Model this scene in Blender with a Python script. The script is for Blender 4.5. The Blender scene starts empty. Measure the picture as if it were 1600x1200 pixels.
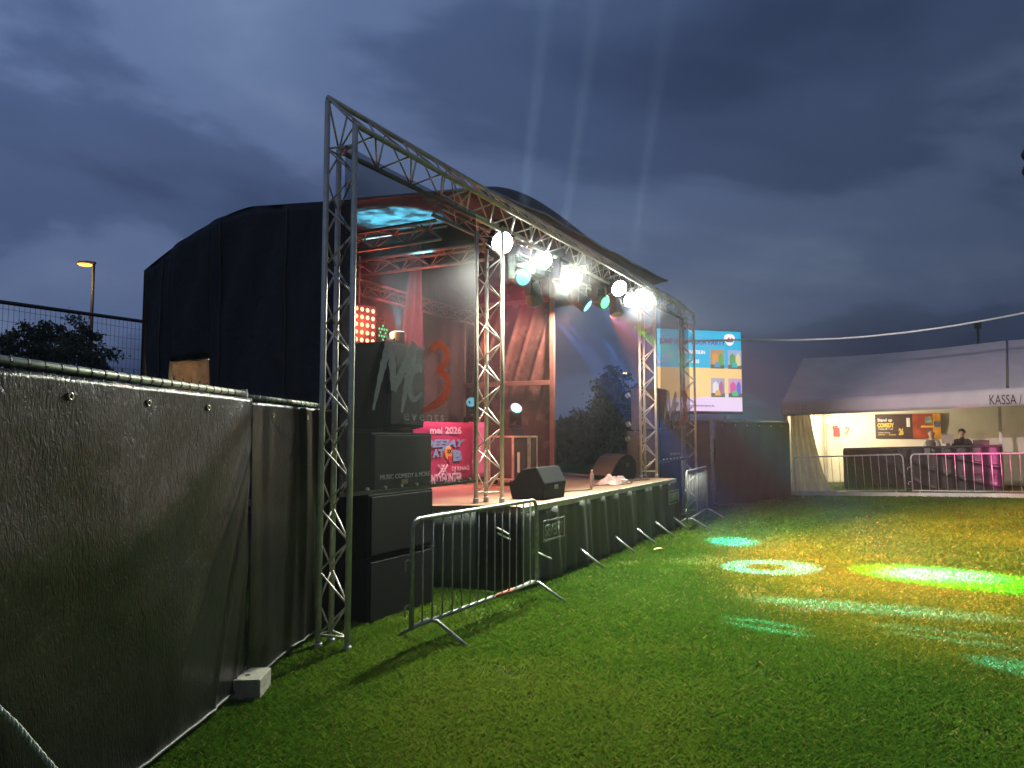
import bpy, bmesh, math, random
import numpy as np
from mathutils import Vector, Matrix
random.seed(7); np.random.seed(7)
SC = bpy.context.scene
COL = SC.collection
R = math.radians
F_PX = 1150.0; TH = math.atan(81/F_PX); EYE = 1.70
# ------------------------------------------------------------------ camera
cam = bpy.data.cameras.new('camera'); cam.sensor_width = 36; cam.lens = 36*F_PX/1600
cam.clip_start = 0.05; cam.clip_end = 2000
camo = bpy.data.objects.new('camera', cam); COL.objects.link(camo)
camo.location = (0, 0, EYE); camo.rotation_euler = (math.pi/2+TH, 0, 0); SC.camera = camo
# ------------------------------------------------------------------ view
SC.view_settings.view_transform = 'Standard'; SC.view_settings.look = 'None'
SC.view_settings.exposure = 0; SC.view_settings.gamma = 1
SC.cycles.use_denoising = True
SC.cycles.volume_bounces = 0; SC.cycles.max_bounces = 6; SC.cycles.transparent_max_bounces = 24
SC.cycles.sample_clamp_indirect = 4; SC.cycles.sample_clamp_direct = 0
SC.cycles.caustics_reflective = False; SC.cycles.caustics_refractive = False
# ------------------------------------------------------------------ sky (dusk, broken cloud)
SUN_AZ, SUN_EL = R(-150), R(32)
w = bpy.data.worlds.new('World'); SC.world = w; w.use_nodes = True
nt = w.node_tree; nt.nodes.clear(); L = nt.links.new
def N(t, **k):
    n = nt.nodes.new(t)
    for a, b in k.items(): setattr(n, a, b)
    return n
out = N('ShaderNodeOutputWorld'); bg = N('ShaderNodeBackground'); bg.inputs[1].default_value = 1.35
tc = N('ShaderNodeTexCoord'); sep = N('ShaderNodeSeparateXYZ'); L(tc.outputs['Generated'], sep.inputs[0])
sky = N('ShaderNodeTexSky'); sky.sky_type = 'NISHITA'; sky.sun_disc = False
sky.sun_elevation = R(-3); sky.sun_rotation = R(-70)
sk = N('ShaderNodeMix', data_type='RGBA', blend_type='MULTIPLY'); sk.inputs[0].default_value = 1
L(sky.outputs[0], sk.inputs[6]); sk.inputs[7].default_value = (.10, .10, .10, 1)
# elevation gradient of the clear dusk sky behind the clouds
rmp = N('ShaderNodeValToRGB'); L(sep.outputs[2], rmp.inputs[0])
e = rmp.color_ramp.elements
e[0].position = 0.0; e[0].color = (.040, .052, .125, 1)
e[1].position = 0.62; e[1].color = (.030, .045, .088, 1)
x_ = e.new(.12); x_.color = (.042, .052, .130, 1); x_ = e.new(.3); x_.color = (.055, .070, .140, 1)
# clouds: direction flattened to a plane so they stretch out towards the horizon
zz = N('ShaderNodeMath', operation='ADD'); zz.inputs[1].default_value = .42; L(sep.outputs[2], zz.inputs[0])
dx = N('ShaderNodeMath', operation='DIVIDE'); dy = N('ShaderNodeMath', operation='DIVIDE')
L(sep.outputs[0], dx.inputs[0]); L(zz.outputs[0], dx.inputs[1]); L(sep.outputs[1], dy.inputs[0]); L(zz.outputs[0], dy.inputs[1])
cmb = N('ShaderNodeCombineXYZ'); L(dx.outputs[0], cmb.inputs[0]); L(dy.outputs[0], cmb.inputs[1])
mp = N('ShaderNodeMapping'); L(cmb.outputs[0], mp.inputs[0])
mp.inputs['Location'].default_value = (1.7, .35, 0); mp.inputs['Rotation'].default_value = (0, 0, R(-24)); mp.inputs['Scale'].default_value = (1.0, 1.35, 1)
n1 = N('ShaderNodeTexNoise'); n1.inputs['Scale'].default_value = 1.15; n1.inputs['Detail'].default_value = 9; n1.inputs['Roughness'].default_value = .52; n1.inputs['Distortion'].default_value = .35
L(mp.outputs[0], n1.inputs['Vector'])
cr = N('ShaderNodeValToRGB'); L(n1.outputs[0], cr.inputs[0])
cr.color_ramp.interpolation = 'EASE'
cr.color_ramp.elements[0].position = .31; cr.color_ramp.elements[0].color = (.012, .021, .050, 1)
cr.color_ramp.elements[1].position = .70; cr.color_ramp.elements[1].color = (.084, .118, .190, 1)
k_ = cr.color_ramp.elements.new(.47); k_.color = (.026, .043, .090, 1)
k_ = cr.color_ramp.elements.new(.54); k_.color = (.050, .075, .140, 1)
mx = N('ShaderNodeMix', data_type='RGBA'); mx.inputs[0].default_value = .85
L(rmp.outputs[0], mx.inputs[6]); L(cr.outputs[0], mx.inputs[7])
ad = N('ShaderNodeMix', data_type='RGBA', blend_type='ADD'); ad.inputs[0].default_value = .12
L(mx.outputs[2], ad.inputs[6]); L(sk.outputs[2], ad.inputs[7])
xr_ = N('ShaderNodeMapRange'); L(sep.outputs[0], xr_.inputs[0]); xr_.inputs[1].default_value = -.5; xr_.inputs[2].default_value = .6; xr_.inputs[3].default_value = 1.35; xr_.inputs[4].default_value = .62
zr_ = N('ShaderNodeMapRange'); L(sep.outputs[2], zr_.inputs[0]); zr_.inputs[1].default_value = .02; zr_.inputs[2].default_value = .5; zr_.inputs[3].default_value = .80; zr_.inputs[4].default_value = 1.5
xz_ = N('ShaderNodeMath', operation='MULTIPLY'); L(xr_.outputs[0], xz_.inputs[0]); L(zr_.outputs[0], xz_.inputs[1])
vm_ = N('ShaderNodeMix', data_type='RGBA', blend_type='MULTIPLY'); vm_.inputs[0].default_value = 1; L(ad.outputs[2], vm_.inputs[6]); L(xz_.outputs[0], vm_.inputs[7])
L(vm_.outputs[2], bg.inputs[0]); L(bg.outputs[0], out.inputs[0])
# ------------------------------------------------------------------ weak broad sun lamp, stands in for warm lights behind the camera
sun = bpy.data.lights.new('sun', 'SUN'); sun.energy = .09; sun.angle = R(35); sun.color = (1, .90, .74)
suno = bpy.data.objects.new('sun', sun); COL.objects.link(suno)
suno.rotation_euler = Vector((-.30, .82, -.50)).to_track_quat('-Z', 'Y').to_euler(); suno.location = (3, -20, 12)

# ================================================================== helpers
def ray(px, py):
    u = -(py-600)/F_PX; a = (px-800)/F_PX
    return Vector((a, math.cos(TH)-math.sin(TH)*u, math.sin(TH)+math.cos(TH)*u))
def at(px, py, Y):
    r = ray(px, py); return Vector((0, 0, EYE))+r*(Y/r.y)
def gp(px, py, z=0):
    r = ray(px, py); return Vector((0, 0, EYE))+r*((z-EYE)/r.z)
class Frame:                                   # a local frame: origin and yaw
    def __init__(s, o, a): s.o = Vector(o); s.a = a; s.M = Matrix.Translation(s.o) @ Matrix.Rotation(a, 4, 'Z'); s.I = s.M.inverted()
    def w(s, x, y, z=0): return s.M @ Vector((x, y, z))
    def ony(s, px, py, y=0):                   # where the sight line meets the frame's plane local y = const
        c = s.I @ Vector((0, 0, EYE)); r = s.I.to_3x3() @ ray(px, py); return c+r*((y-c.y)/r.y)
STAGE = Frame((-1.43, 5.93, 0), math.atan2(.8846, .4667))
def smooth(a): a = np.clip(a, 0, 1); return a*a*(3-2*a)
def gz(x, y): return .19*smooth((np.asarray(x)-7.2)/5.0)*smooth((np.asarray(y)-9)/8.0)

MATS = {}
def mat(name, col, rough=.6, metal=0., var=.15, scale=6., bump=0., bscale=60., spec=.5, emit=None, estr=0., alpha=None, trans=0., col2=None, detail=5):
    if name in MATS: return MATS[name]
    m = bpy.data.materials.new(name); m.use_nodes = True; t = m.node_tree; b = t.nodes['Principled BSDF']; l = t.links.new
    b.inputs['Roughness'].default_value = rough; b.inputs['Metallic'].default_value = metal
    b.inputs['Specular IOR Level'].default_value = spec
    c = t.nodes.new('ShaderNodeTexCoord')
    n = t.nodes.new('ShaderNodeTexNoise'); n.inputs['Scale'].default_value = scale; n.inputs['Detail'].default_value = detail
    l(c.outputs['Object'], n.inputs['Vector'])
    r = t.nodes.new('ShaderNodeValToRGB'); l(n.outputs[0], r.inputs[0])
    r.color_ramp.elements[0].position = .3; r.color_ramp.elements[1].position = .7
    c2 = col2 or tuple(min(1, v*(1+var)) for v in col)
    r.color_ramp.elements[0].color = tuple(v*(1-var) for v in col)+(1,) if col2 is None else tuple(col)+(1,)
    r.color_ramp.elements[1].color = tuple(c2)+(1,)
    l(r.outputs[0], b.inputs['Base Color'])
    mr = t.nodes.new('ShaderNodeMapRange'); l(n.outputs[0], mr.inputs[0])
    mr.inputs[3].default_value = max(.02, rough-.1); mr.inputs[4].default_value = min(1, rough+.1); l(mr.outputs[0], b.inputs['Roughness'])
    if bump:
        n2 = t.nodes.new('ShaderNodeTexNoise'); n2.inputs['Scale'].default_value = bscale; n2.inputs['Detail'].default_value = 4
        l(c.outputs['Object'], n2.inputs['Vector'])
        bp = t.nodes.new('ShaderNodeBump'); bp.inputs['Strength'].default_value = bump; bp.inputs['Distance'].default_value = .02
        l(n2.outputs[0], bp.inputs['Height']); l(bp.outputs[0], b.inputs['Normal'])
    if emit: b.inputs['Emission Color'].default_value = tuple(emit)+(1,); b.inputs['Emission Strength'].default_value = estr
    if trans:
        tr = t.nodes.new('ShaderNodeBsdfTranslucent'); l(r.outputs[0], tr.inputs[0]); ms = t.nodes.new('ShaderNodeMixShader'); ms.inputs[0].default_value = trans
        o = t.nodes['Material Output']; l(b.outputs[0], ms.inputs[1]); l(tr.outputs[0], ms.inputs[2]); l(ms.outputs[0], o.inputs[0])
    if alpha is not None:
        tr = t.nodes.new('ShaderNodeBsdfTransparent'); ms = t.nodes.new('ShaderNodeMixShader'); ms.inputs[0].default_value = alpha
        o = t.nodes['Material Output']; l(tr.outputs[0], ms.inputs[1]); l(o.inputs[0].links[0].from_socket, ms.inputs[2]); l(ms.outputs[0], o.inputs[0])
    MATS[name] = m; return m
def emat(name, col, s):
    return mat(name, (.02, .02, .02), .4, emit=col, estr=s)

class MB:
    def __init__(s): s.v = []; s.f = []
    def add(s, vs, fs):
        k = len(s.v); s.v += [tuple(p) for p in vs]; s.f += [tuple(i+k for i in f) for f in fs]; return s
    def box(s, x0, x1, y0, y1, z0, z1, M=None):
        P = [Vector((x, y, z)) for z in (z0, z1) for y in (y0, y1) for x in (x0, x1)]
        if M: P = [M @ p for p in P]
        return s.add(P, [(0, 2, 3, 1), (4, 5, 7, 6), (0, 1, 5, 4), (2, 6, 7, 3), (0, 4, 6, 2), (1, 3, 7, 5)])
    def tube(s, p, q, r, n=8, r2=None): return s.path([p, q], r, n, r2)
    def path(s, pts, r, n=8, r2=None):
        pts = [Vector(p) for p in pts]; k0 = len(s.v); m = len(pts)
        up = None
        for i, p in enumerate(pts):
            d = (pts[min(i+1, m-1)]-pts[max(i-1, 0)]).normalized()
            if up is None: up = Vector((0, 0, 1)) if abs(d.z) < .9 else Vector((1, 0, 0))
            a = d.cross(up).normalized(); b = a.cross(d).normalized(); up = b
            rr = r if r2 is None else r+(r2-r)*i/(m-1)
            s.v += [tuple(p+(a*math.cos(2*math.pi*j/n)+b*math.sin(2*math.pi*j/n))*rr) for j in range(n)]
        for i in range(m-1):
            for j in range(n):
                s.f.append((k0+i*n+j, k0+i*n+(j+1) % n, k0+(i+1)*n+(j+1) % n, k0+(i+1)*n+j))
        s.f.append(tuple(k0+j for j in reversed(range(n)))); s.f.append(tuple(k0+(m-1)*n+j for j in range(n)))
        return s
    def lathe(s, prof, n=20, M=None):           # profile (r, z) round local z
        k0 = len(s.v)
        for r, z in prof:
            for j in range(n):
                p = Vector((r*math.cos(2*math.pi*j/n), r*math.sin(2*math.pi*j/n), z)); s.v.append(tuple(M @ p if M else p))
        for i in range(len(prof)-1):
            for j in range(n): s.f.append((k0+i*n+j, k0+i*n+(j+1) % n, k0+(i+1)*n+(j+1) % n, k0+(i+1)*n+j))
        s.f.append(tuple(k0+j for j in reversed(range(n)))); s.f.append(tuple(k0+(len(prof)-1)*n+j for j in range(n))); return s
    def prism(s, poly, y0, y1, M=None):         # polygon in (x, z), extruded along y
        n = len(poly); P = [Vector((x, y0, z)) for x, z in poly]+[Vector((x, y1, z)) for x, z in poly]
        if M: P = [M @ p for p in P]
        return s.add(P, [tuple(range(n)), tuple(range(2*n-1, n-1, -1))]+[(i, i+n, (i+1) % n+n, (i+1) % n) for i in range(n)])
    def grid(s, fn, nu, nv):
        k0 = len(s.v)
        for i in range(nu+1):
            for j in range(nv+1): s.v.append(tuple(fn(i/nu, j/nv)))
        for i in range(nu):
            for j in range(nv):
                a = k0+i*(nv+1)+j; s.f.append((a, a+nv+1, a+nv+2, a+1))
        return s
    def build(s, name, m, parent=None, smooth=False, bevel=0, thick=0):
        me = bpy.data.meshes.new(name); me.from_pydata(s.v, [], s.f); me.validate(); me.update()
        b = bmesh.new(); b.from_mesh(me); bmesh.ops.recalc_face_normals(b, faces=b.faces); b.to_mesh(me); b.free()
        me.materials.append(m)
        if smooth: me.polygons.foreach_set('use_smooth', [True]*len(me.polygons))
        o = bpy.data.objects.new(name, me); COL.objects.link(o)
        if parent: o.parent = parent
        if thick: d = o.modifiers.new('solid', 'SOLIDIFY'); d.thickness = thick; d.offset = 0
        if bevel: d = o.modifiers.new('bevel', 'BEVEL'); d.width = bevel; d.segments = 2; d.limit_method = 'ANGLE'
        return o
def thing(name, label, cat, loc=(0, 0, 0), rz=0, group=None):
    o = bpy.data.objects.new(name, None); COL.objects.link(o); o.empty_display_size = .1
    o.location = loc; o.rotation_euler = (0, 0, rz); tag(o, label, cat, group); return o
def tag(o, label=None, cat=None, group=None, kind=None):
    if label: o['label'] = label
    if cat: o['category'] = cat
    if group: o['group'] = group
    if kind: o['kind'] = kind
    return o
def text(body, rect, y, m, parent, name='lettering', bold=.0, shear=0, depth=.002, rot=0, space=1.0):
    """writing facing local -y, fitted into rect (x0,z0,x1,z1)"""
    c = bpy.data.curves.new(name, 'FONT'); c.body = body; c.offset = bold; c.shear = shear; c.extrude = .01; c.space_character = space; c.resolution_u = 3
    o = bpy.data.objects.new(name, c); COL.objects.link(o)
    dg = bpy.context.evaluated_depsgraph_get(); me = bpy.data.meshes.new_from_object(o.evaluated_get(dg))
    bpy.data.objects.remove(o); bpy.data.curves.remove(c)
    n = len(me.vertices); co = np.empty(n*3, np.float32); me.vertices.foreach_get('co', co); co = co.reshape(-1, 3)
    lo = co.min(0); hi = co.max(0); x0, z0, x1, z1 = rect
    s = np.array([(x1-x0)/(hi[0]-lo[0]), (z1-z0)/(hi[1]-lo[1])]); q = co.copy()
    a = (co[:, 0]-(lo[0]+hi[0])/2)*s[0]; b = (co[:, 1]-(lo[1]+hi[1])/2)*s[1]
    q[:, 0] = (x0+x1)/2+a*math.cos(rot)-b*math.sin(rot); q[:, 2] = (z0+z1)/2+a*math.sin(rot)+b*math.cos(rot)
    q[:, 1] = y-(co[:, 2]-lo[2])/max(1e-6, hi[2]-lo[2])*depth
    me.vertices.foreach_set('co', q.ravel()); me.materials.clear(); me.materials.append(m); me.update()
    o = bpy.data.objects.new(name, me); COL.objects.link(o); o.parent = parent; return o
def rectpx(fr, p, q, y):                       # pixel rectangle -> (x0,z0,x1,z1) on a plane of a frame
    a = fr.ony(*p, y); b = fr.ony(*q, y); return (min(a.x, b.x), min(a.z, b.z), max(a.x, b.x), max(a.z, b.z))
def copy_thing(root):
    r = root.copy(); COL.objects.link(r)
    for ch in [c for c in root.children]:
        c = ch.copy(); COL.objects.link(c); c.parent = r
        for g in [g for g in ch.children]:
            d = g.copy(); COL.objects.link(d); d.parent = c
    return r
def spot(name, loc, target, col, power, half, blend=.3, parent=None, radius=.05, roll=None):
    l = bpy.data.lights.new(name, 'SPOT'); l.energy = power; l.color = col; l.spot_size = 2*half; l.spot_blend = blend; l.shadow_soft_size = radius
    o = bpy.data.objects.new(name, l); COL.objects.link(o); o.location = loc
    o.rotation_euler = (Vector(target)-Vector(loc)).to_track_quat('-Z', 'Y').to_euler(); return o
def point(name, loc, col, power, radius=.05):
    l = bpy.data.lights.new(name, 'POINT'); l.energy = power; l.color = col; l.shadow_soft_size = radius
    o = bpy.data.objects.new(name, l); COL.objects.link(o); o.location = loc; return o
def gobo(name, loc, P, Q, W, col, power, kind='disc', soft=.35, hole=.55, bars=1, noise=0):
    """a profile spot whose gate throws an ellipse P..Q (long axis) with half width reaching W"""
    loc = Vector(loc); P = Vector(P); Q = Vector(Q); W = Vector(W)
    dp = (P-loc).normalized(); dq = (Q-loc).normalized(); zz_ = -(dp+dq).normalized()
    xx = (dq-dp); xx = (xx-zz_*xx.dot(zz_)).normalized(); yy = zz_.cross(xx)
    def tan(p): d = p-loc; return Vector((d.dot(xx)/-d.dot(zz_), d.dot(yy)/-d.dot(zz_)))
    a = abs((tan(Q)-tan(P)).x)/2; b = max(.004, abs(tan(W).y-(tan(P).y+tan(Q).y)/2)); half = math.atan(max(a, b)*1.25)
    l = bpy.data.lights.new(name, 'SPOT'); l.energy = power; l.color = col; l.spot_size = 2*half; l.spot_blend = .05; l.shadow_soft_size = .012
    o = bpy.data.objects.new(name, l); COL.objects.link(o)
    M = Matrix((xx, yy, zz_)).transposed().to_4x4(); M.translation = loc; o.matrix_world = M
    l.use_nodes = True; t = l.node_tree; t.nodes.clear(); k = t.links.new
    def m(op, a_, b_=None, c_=None):
        n = t.nodes.new('ShaderNodeMath'); n.operation = op
        for i, v in enumerate((a_, b_, c_)):
            if v is None: continue
            if isinstance(v, (int, float)): n.inputs[i].default_value = v
            else: k(v, n.inputs[i])
        return n.outputs[0]
    def sst(v, lo, hi):
        n = t.nodes.new('ShaderNodeMapRange'); n.interpolation_type = 'SMOOTHSTEP'; k(v, n.inputs[0]); n.inputs[1].default_value = lo; n.inputs[2].default_value = hi; return n.outputs[0]
    tcn = t.nodes.new('ShaderNodeTexCoord'); sp = t.nodes.new('ShaderNodeSeparateXYZ'); k(tcn.outputs['Normal'], sp.inputs[0])
    X = m('DIVIDE', m('DIVIDE', sp.outputs[0], sp.outputs[2]), a); Y = m('DIVIDE', m('DIVIDE', sp.outputs[1], sp.outputs[2]), b)
    r = m('SQRT', m('ADD', m('MULTIPLY', X, X), m('MULTIPLY', Y, Y)))
    msk = m('SUBTRACT', 1.0, sst(r, 1-soft, 1.0))
    if kind == 'ring': msk = m('MULTIPLY', msk, sst(r, hole-.12, hole+.08))
    if kind == 'bars': msk = m('MULTIPLY', msk, sst(m('ABSOLUTE', Y), .12, .4))
    if noise:
        cb = t.nodes.new('ShaderNodeCombineXYZ'); k(X, cb.inputs[0]); k(Y, cb.inputs[1]); nn = t.nodes.new('ShaderNodeTexNoise'); nn.inputs['Scale'].default_value = 3.; k(cb.outputs[0], nn.inputs['Vector'])
        msk = m('MULTIPLY', msk, m('ADD', 1-noise, m('MULTIPLY', sst(nn.outputs[0], .35, .62), noise)))
    e_ = t.nodes.new('ShaderNodeEmission'); k(msk, e_.inputs[1]); lo = t.nodes.new('ShaderNodeOutputLight'); k(e_.outputs[0], lo.inputs[0])
    return o

# ================================================================== materials
ALU = mat('aluminium', (.58, .55, .47), .45, .35, .18, 9, .05, 30)
STEEL = mat('galvanised_steel', (.42, .43, .42), .5, .6, .25, 22, .06, 80)
DARKCLOTH = mat('black_stage_cloth', (.022, .024, .025), .75, 0, .3, 3, .3, 45)
BLACK = mat('black_paint', (.018, .018, .02), .5, 0, .3, 12, .1, 120)
BLACKP = mat('black_housing', (.02, .02, .022), .38, 0, .3, 15, .05, 90)
CASEAL = mat('case_edging', (.62, .56, .44), .4, .5, .2, 10)

# ================================================================== ground and grass
mg = bpy.data.materials.new('lawn_soil'); mg.use_nodes = True; t = mg.node_tree; b = t.nodes['Principled BSDF']; l = t.links.new
c = t.nodes.new('ShaderNodeTexCoord')
na = t.nodes.new('ShaderNodeTexNoise'); na.inputs['Scale'].default_value = .55; na.inputs['Detail'].default_value = 6; l(c.outputs['Object'], na.inputs['Vector'])
nb = t.nodes.new('ShaderNodeTexNoise'); nb.inputs['Scale'].default_value = 38; nb.inputs['Detail'].default_value = 6; nb.inputs['Roughness'].default_value = .7; l(c.outputs['Object'], nb.inputs['Vector'])
ra = t.nodes.new('ShaderNodeValToRGB'); l(na.outputs[0], ra.inputs[0]); ra.color_ramp.elements[0].position = .33; ra.color_ramp.elements[1].position = .68
ra.color_ramp.elements[0].color = (.028, .066, .006, 1); ra.color_ramp.elements[1].color = (.070, .100, .012, 1)
rb = t.nodes.new('ShaderNodeValToRGB'); l(nb.outputs[0], rb.inputs[0]); rb.color_ramp.elements[0].position = .35; rb.color_ramp.elements[1].position = .7
rb.color_ramp.elements[0].color = (.35, .33, .30, 1); rb.color_ramp.elements[1].color = (1.25, 1.2, 1.1, 1)
mm = t.nodes.new('ShaderNodeMix'); mm.data_type = 'RGBA'; mm.blend_type = 'MULTIPLY'; mm.inputs[0].default_value = 1; l(ra.outputs[0], mm.inputs[6]); l(rb.outputs[0], mm.inputs[7])
l(mm.outputs[2], b.inputs['Base Color']); b.inputs['Roughness'].default_value = .95; b.inputs['Specular IOR Level'].default_value = .1
bp = t.nodes.new('ShaderNodeBump'); bp.inputs['Strength'].default_value = .9; bp.inputs['Distance'].default_value = .03; l(nb.outputs[0], bp.inputs['Height']); l(bp.outputs[0], b.inputs['Normal'])
def axis_pts(lo, hi, far): 
    return [-far, -far/3, lo-20]+list(np.linspace(lo, hi, 45))+[hi+20, far/3, far]
xs = axis_pts(-14, 26, 500); ys = axis_pts(-4, 34, 500)
g = MB()
for X in xs:
    for Y in ys: g.v.append((X, Y, float(gz(X, Y))))
ny = len(ys)
for i in range(len(xs)-1):
    for j in range(ny-1): g.f.append((i*ny+j, (i+1)*ny+j, (i+1)*ny+j+1, i*ny+j+1))
tag(g.build('ground', mg, smooth=True), kind='structure')

mgr = bpy.data.materials.new('grass_blades'); mgr.use_nodes = True; t = mgr.node_tree; b = t.nodes['Principled BSDF']; l = t.links.new
av = t.nodes.new('ShaderNodeAttribute'); av.attribute_name = 'tint'
rr = t.nodes.new('ShaderNodeValToRGB'); l(av.outputs['Fac'], rr.inputs[0])
el = rr.color_ramp.elements; el[0].position = 0; el[0].color = (.036, .092, .008, 1); el[1].position = 1; el[1].color = (.26, .21, .06, 1)
q = el.new(.45); q.color = (.070, .145, .011, 1); q = el.new(.8); q.color = (.140, .185, .020, 1)
l(rr.outputs[0], b.inputs['Base Color']); b.inputs['Roughness'].default_value = .6; b.inputs['Specular IOR Level'].default_value = .08
tr = t.nodes.new('ShaderNodeBsdfTranslucent'); l(rr.outputs[0], tr.inputs[0]); ms = t.nodes.new('ShaderNodeMixShader'); ms.inputs[0].default_value = .3
l(b.outputs[0], ms.inputs[1]); l(tr.outputs[0], ms.inputs[2]); l(ms.outputs[0], t.nodes['Material Output'].inputs[0])
def noise2(x, y, s, seed):                    # cheap smooth value noise
    rs = np.random.RandomState(seed); G = rs.rand(64, 64); X = x*s; Y = y*s; i = np.floor(X).astype(int); j = np.floor(Y).astype(int)
    fx = smooth(X-i); fy = smooth(Y-j); g_ = lambda a, c_: G[a % 64, c_ % 64]
    return (g_(i, j)*(1-fx)+g_(i+1, j)*fx)*(1-fy)+(g_(i, j+1)*(1-fx)+g_(i+1, j+1)*fx)*fy
NB = 1250000
u_ = np.random.rand(NB); y0, y1 = 2.2, 23.0; p_ = -.35
yy = (y0**p_+(y1**p_-y0**p_)*u_)**(1/p_)
xl = -2.4-0.0*yy; xr = .72*yy+1.6
xx = xl+(xr-xl)*np.random.rand(NB)
tt = (xx+1.43)*.4667+(yy-5.93)*.8846; vv = -(xx+1.43)*.8846+(yy-5.93)*.4667
bare = noise2(xx, yy, 1.1, 3)*.6+noise2(xx, yy, 3.3, 4)*.4
keep = ~((vv > -.15) & (tt > 2.4) & (tt < 9.2)) & ~((xx < -1.9) & (yy < 6.5)) & (vv < 3) & (np.random.rand(NB) < np.clip((bare-.14)*7, .3, 1))
keep &= ((xx-.62)/.34)**2+((yy-3.72)/.10)**2 > .5+1.1*noise2(xx, yy, 9., 12)
xx = xx[keep]; yy = yy[keep]; bare = bare[keep]; n = len(xx)
h = (.020+.024*np.random.rand(n))*(.75+.6*noise2(xx, yy, .8, 5)); h *= 1+.02*yy; wd = (.0011+.0009*np.random.rand(n))*(.55+.20*yy)
an = np.random.rand(n)*2*np.pi; ln = (.3+.9*np.random.rand(n))*h; la = np.random.rand(n)*2*np.pi
zb = gz(xx, yy)-.004
V = np.empty((n, 4, 3), np.float32); ca = np.cos(an)*wd; sa = np.sin(an)*wd
V[:, 0] = np.stack([xx-ca, yy-sa, zb], 1); V[:, 1] = np.stack([xx+ca, yy+sa, zb], 1)
mxx = xx+np.cos(la)*ln*.35; myy = yy+np.sin(la)*ln*.35
V[:, 2] = np.stack([mxx+ca*.8, myy+sa*.8, zb+h*.65], 1)
V[:, 3] = np.stack([xx+np.cos(la)*ln, yy+np.sin(la)*ln, zb+h], 1)
me = bpy.data.meshes.new('grass'); me.vertices.add(n*4); me.vertices.foreach_set('co', V.ravel())
me.loops.add(n*6); base = np.arange(n)[:, None]*4
me.loops.foreach_set('vertex_index', (base+np.array([[0, 1, 2, 0, 2, 3]])).ravel().astype(np.int32))
me.polygons.add(n*2); me.polygons.foreach_set('loop_start', np.arange(n*2, dtype=np.int32)*3)
try: me.polygons.foreach_set('loop_total', np.full(n*2, 3, np.int32))
except Exception: pass
tint = np.clip(.18+.35*np.random.rand(n)+.8*(noise2(xx, yy, .45, 8)-.42)+.25*(noise2(xx, yy, 2.2, 9)-.5), 0, .75)
dry = np.random.rand(n) < .045; tint[dry] = .85+.15*np.random.rand(dry.sum())
a_ = me.attributes.new('tint', 'FLOAT', 'POINT'); a_.data.foreach_set('value', np.repeat(tint, 4).astype(np.float32))
me.update(calc_edges=True); me.materials.append(mgr)
go = bpy.data.objects.new('grass', me); COL.objects.link(go); tag(go, 'short mown green lawn grass in front of the stage', 'grass', kind='stuff')

# ================================================================== trusses
def lacing(mb, P0, P1, Q0, Q1, pitch, r, straight=False, phase=0):
    Ln = (P1-P0).length; k = max(2, round(Ln/pitch)); 
    for i in range(k):
        a, bb = i/k, (i+1)/k
        A = P0.lerp(P1, a) if (i+phase) % 2 == 0 else Q0.lerp(Q1, a)
        B = Q0.lerp(Q1, bb) if (i+phase) % 2 == 0 else P0.lerp(P1, bb)
        mb.tube(A, B, r, 6)
def tower(label, foot, hs, loc, parts_z=0):
    """three-chord truss tower; foot = three local (x,y) chord positions, hs = chord heights"""
    o = thing('truss_tower', label, 'truss tower', loc, STAGE.a, 'aluminium truss towers of the stage front')
    P = [Vector((x, y, .02)) for x, y in foot]; T = [Vector((x, y, z)) for (x, y), z in zip(foot, hs)]
    for p, q in zip(P, T): MB().tube(p, q, .0245, 12).build('chord', ALU, o, True)
    m = MB(); H_ = min(hs)-.05
    for i, j, ph in ((0, 1, 0), (1, 2, 1), (2, 0, 0)):
        a0 = P[i]+Vector((0, 0, .1)); b0 = P[j]+Vector((0, 0, .1)); a1 = Vector((*foot[i], H_)); b1 = Vector((*foot[j], H_))
        lacing(m, a0, a1, b0, b1, .255, .0085, phase=ph); m.tube(a0, b0, .0085, 6); m.tube(a1, b1, .0085, 6)
    m.build('lacing', ALU, o, True)
    for p in P: MB().lathe([(.034, 0), (.034, .05), (.027, .06)], 10, Matrix.Translation((p.x, p.y, 0))).build('foot', STEEL, o)
    return o
tri = [(.05, .135), (-.05, -.135), (.20, .06)]           # chords of a tower in (along the front, into the stage)
tri1 = [(.0, .13), (.04, -.135), (.155, .135)]
tower('bare truss tower standing on the grass beside the black fence, nearest tower', tri1, (4.50, 4.26, 4.14), STAGE.w(0, 0, 0))
tri2 = [(-.12, .10), (.14, -.06), (.12, .16)]
tower('truss tower on the stage deck beside the black monitor wedge, under the first white flood', [(-.10, .13), (.11, -.10), (.14, .13)], (3.20, 3.22, 3.20), STAGE.w(2.93, .22, .924))
tower('brightly lit truss tower at the far end of the stage deck, near the cloth bag', [(-.10, .13), (.11, -.10), (.14, .13)], (3.24, 3.26, 3.24), STAGE.w(8.70, .10, .924))
tower('farthest truss tower standing on the grass behind the short crowd barrier', [(-.14, .12), (.11, -.11), (.10, .12)], (4.56, 4.30, 4.2), STAGE.w(11.22, 0, 0))
bo = thing('truss_beam', 'long triangular aluminium truss beam spanning the stage front on the towers', 'truss beam', STAGE.w(0, 0, 4.1), STAGE.a)
A0, A1 = Vector((0, .13, .43)), Vector((11.30, .13, .50)); B0, B1 = Vector((.04, -.135, .16)), Vector((11.33, -.13, .24)); C0, C1 = Vector((.155, .135, .03)), Vector((11.32, .12, .14))
for p, q in ((A0, A1), (B0, B1), (C0, C1)): MB().tube(p, q, .0245, 12).build('chord', ALU, bo, True)
m = MB()
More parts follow.
